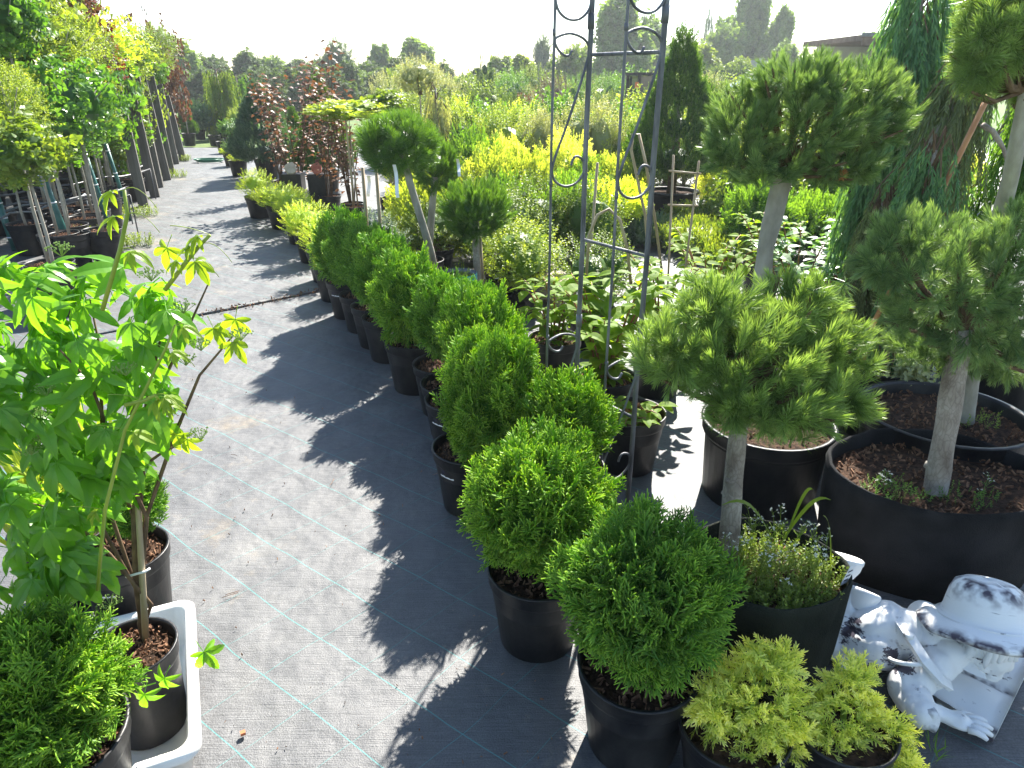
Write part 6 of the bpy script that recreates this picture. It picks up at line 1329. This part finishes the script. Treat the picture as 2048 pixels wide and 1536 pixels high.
# ================================================================== FENCE, HEDGE, BUILDING, VEHICLES
fx0, fx1, fd = X(1482, 50), X(1690, 50), 50
t = thing('concrete_fence', 'grey concrete panel fence below the right horizon trees', 'fence', (fx0, fd, 0))
zt = top_z(120, fd); n = 7; st = (fx1-fx0)/n
for k in range(n):
    mb = MB(); mb.box((st*(k+.5), .2*k, zt/2-.02*k), (st*.94, .08, zt)); mb.build('panel', M['concrete'], t)
for k in range(n+1): mb = MB(); mb.box((st*k, .2*k-.1, zt/2+.05), (.16, .16, zt+.1)); mb.build('post', M['concrete'], t)
mb = MB(); hx0, hx1 = X(1385, 38), X(1700, 38); zh = top_z(136, 38)
P = np.stack([rng.uniform(hx0, hx1, 1500), 38+rng.uniform(-.5, .5, 1500), rng.uniform(.1, zh, 1500)], 1); mb.box(((hx0+hx1)/2, 38.1, zh/2), (hx1-hx0-.4, .6, zh-.2)); mb.v[-1] = mb.v[-1]*0
fill(mb, SPL, P, unit(1500), .4, .3, 1.); o = mb.build('clipped_hedge', M['hedge']); tag(o, 'long clipped dark hedge in front of the concrete fence', 'hedge')
# roofed building
bx, bd = X(1700, 24), 24; zb = top_z(80, bd); L = X(2100, bd)-bx
t = thing('roofed_building', 'open-fronted building with a brown roof edge behind the weeping conifers', 'building', (bx, bd, 0))
mb = MB(); mb.box((L/2-.15, 1.8, zb+.04), (L+.5, 4.6, .16)); mb.box((L/2-.15, -.55, zb-.07), (L+.5, .06, .2)); mb.build('roof', M['roof'], t)
mb = MB(); mb.box((L/2-.15, -.62, zb+.12), (L+.6, .08, .10)); mb.build('gutter', M['potg'], t)
for k in range(5): mb = MB(); mb.box((.25+L*k/4.2, -.2, zb/2), (.20, .20, zb-.02)); mb.build('column', M['bark'], t)
mb = MB(); mb.box((L/2+.1, 3.9, zb/2), (L, .15, zb-.08)); wl = mb.build('wall', M['plaster'], t)
for k in range(4): mb = MB(); mb.box((1+L*k/4.2, 3.79, 1.35), (.9, .06, 1.1)); wn = mb.build('window', M['glass'], t); mb = MB(); [mb.box((1+L*k/4.2+a, 3.75, 1.35+b), s_) for a, b, s_ in ((-.47, 0, (.06, .08, 1.22)), (.47, 0, (.06, .08, 1.22)), (0, .58, (.9, .08, .06)), (0, -.58, (.9, .08, .06)))]; mb.build('window_frame', M['white'], wn)
# white van seen from its left side, nose to the left
def van():
    d = 25.; x0 = X(1384, d); t = thing('white_van', 'white people carrier parked beyond the shrubs, nose to the left', 'van', (x0, d, 0), -.12)
    prof = [(0, .35), (.02, .75), (.25, .92), (.85, 1.02), (1.55, 1.52), (1.9, 1.62), (3.8, 1.62), (4.25, 1.5), (4.4, .9), (4.4, .35)]
    W2 = .9; V = []
    for y, tuck in ((0, .06), (.05, 0), (2*W2-.05, 0), (2*W2, .06)):
        for x, z in prof: V.append((x+(tuck if x < 2 else -tuck), y+(.12 if z > 1.1 and y < W2 else -.12 if z > 1.1 else 0), z-(tuck if z > 1 else 0)))
    n = len(prof); Fc = [(j*n+i, j*n+(i+1) % n, (j+1)*n+(i+1) % n, (j+1)*n+i) for j in range(3) for i in range(n)]+[tuple(range(n-1, -1, -1)), tuple(range(3*n, 4*n))]
    mb = MB(); mb.raw(V, Fc); mb.build('body', M['carw'], t)
    for nm, pts, zz in (('front_window', ((1.15, 1.06), (1.75, 1.5), (1.95, 1.52), (1.95, 1.06)), 0), ('side_window', ((2.05, 1.06), (2.05, 1.52), (3.0, 1.52), (3.0, 1.06)), 0), ('rear_window', ((3.1, 1.06), (3.1, 1.52), (3.95, 1.5), (4.1, 1.06)), 0)):
        mb = MB(); V = [(x, .02+.12*(z-1.0)*1.2-.02+(-.008), z) for x, z in pts]; V2 = [(x, y+.03, z) for x, y, z in V]
        mb.raw(V+V2, [(0, 1, 2, 3), (7, 6, 5, 4)]+[(k, (k+1) % 4, 4+(k+1) % 4, 4+k) for k in range(4)]); mb.build(nm, M['glass'], t)
    mb = MB(); mb.raw([(.88, .15, 1.05), (.88, 1.65, 1.05), (1.52, 1.6, 1.52), (1.52, .2, 1.52)], [(0, 1, 2, 3)]); mb.V[-1][:, 0] -= .012; mb.V[-1][:, 2] += .012; mb.build('windscreen', M['glass'], t)
    for x in (.85, 3.55):
        mb = MB(); mb.tube([(x, -.02, .33), (x, .2, .33)], .33, 24); w_ = mb.build('wheel', M['rubber'], t); mb = MB(); mb.tube([(x, -.035, .33), (x, .0, .33)], .2, 16); mb.build('rim', M['potg'], w_)
    mb = MB(); mb.box((1.2, -.12, 1.1), (.12, .16, .14)); mb.build('mirror', M['carw'], t); mb = MB(); mb.box((.06, .25, .72), (.14, .3, .14)); mb.build('headlight', M['glass'], t)
van()
def loader():
    d = 21.; x0 = X(1292, d); t = thing('compact_loader', 'dark-cabbed machine with an orange lamp half hidden by the cone spruce', 'machine', (x0, d, 0), .2); z1 = top_z(148, d)
    mb = MB()
    for sx in (-.32, .32):
        for sy in (0, .9): mb.box((sx, sy, (z1+.9)/2), (.07, .07, z1-.9))
    mb.box((0, .45, z1), (.76, 1.05, .08)); mb.box((0, .45, .85), (.74, 1.0, .12)); mb.build('cab', M['rubber'], t)
    mb = MB(); mb.box((0, .45, (z1+.9)/2), (.56, .8, z1-1.)); mb.build('window', M['glass'], t)
    mb = MB(); mb.box((-.75, .45, .75), (.9, .8, .45)); mb.box((-.3, .45, .5), (1.7, .7, .35)); mb.build('engine_hood', M['mach'], t)
    mb = MB(); mb.box((-.42, -.1, z1-.28), (.08, .08, .16)); mb.build('lamp', M['orange'], t)
    for x in (-.85, .3):
        for y in (0, .9): mb = MB(); mb.tube([(x, y-.1, .3), (x, y+.12, .3)], .3, 20); mb.build('wheel', M['rubber'], t)
loader()
c = atd(958, 205, 19); mb = MB(); bm = bmesh.new(); bmesh.ops.create_icosphere(bm, subdivisions=3, radius=1)
V = [tuple(V3(q.co.x*.42, q.co.y*.35, max(-.95, q.co.z)*c.z*.55+c.z*.5)*(1+.08*noise.noise(q.co*4))) for q in bm.verts]; mb.raw(V, [tuple(v.index for v in f.verts) for f in bm.faces]); bm.free()
mb.V[-1] = mb.V[-1]+np.array([c.x, c.y, 0]); tag(mb.build('white_sack', M['tag'], None, True), 'big white sack among the far shrubs left of the trellis', 'sack')
# red-flowering shrub tops
bush('fine', 1050, 20., 168, 26, M['red'], 'red-tipped shrub left of the trellis in the far field')
bush('fine', 1105, 22., 150, 22, M['bare'], 'brownish twiggy shrub behind the left trellis rod')

# summer air: pale even haze round the whole place
mb = MB(); mb.box((0, 70, 8.9), (330, 175, 20.0)); hz = mb.build('haze', M['white']); hz['kind'] = 'stuff'
m, t_, o_ = newmat('air'); pv = N(t_, 'ShaderNodeVolumePrincipled'); pv.inputs['Density'].default_value = .0011; pv.inputs['Color'].default_value = (.9, .95, 1, 1); pv.inputs['Anisotropy'].default_value = .4
t_.links.new(pv.outputs[0], o_.inputs['Volume']); hz.data.materials.clear(); hz.data.materials.append(m)
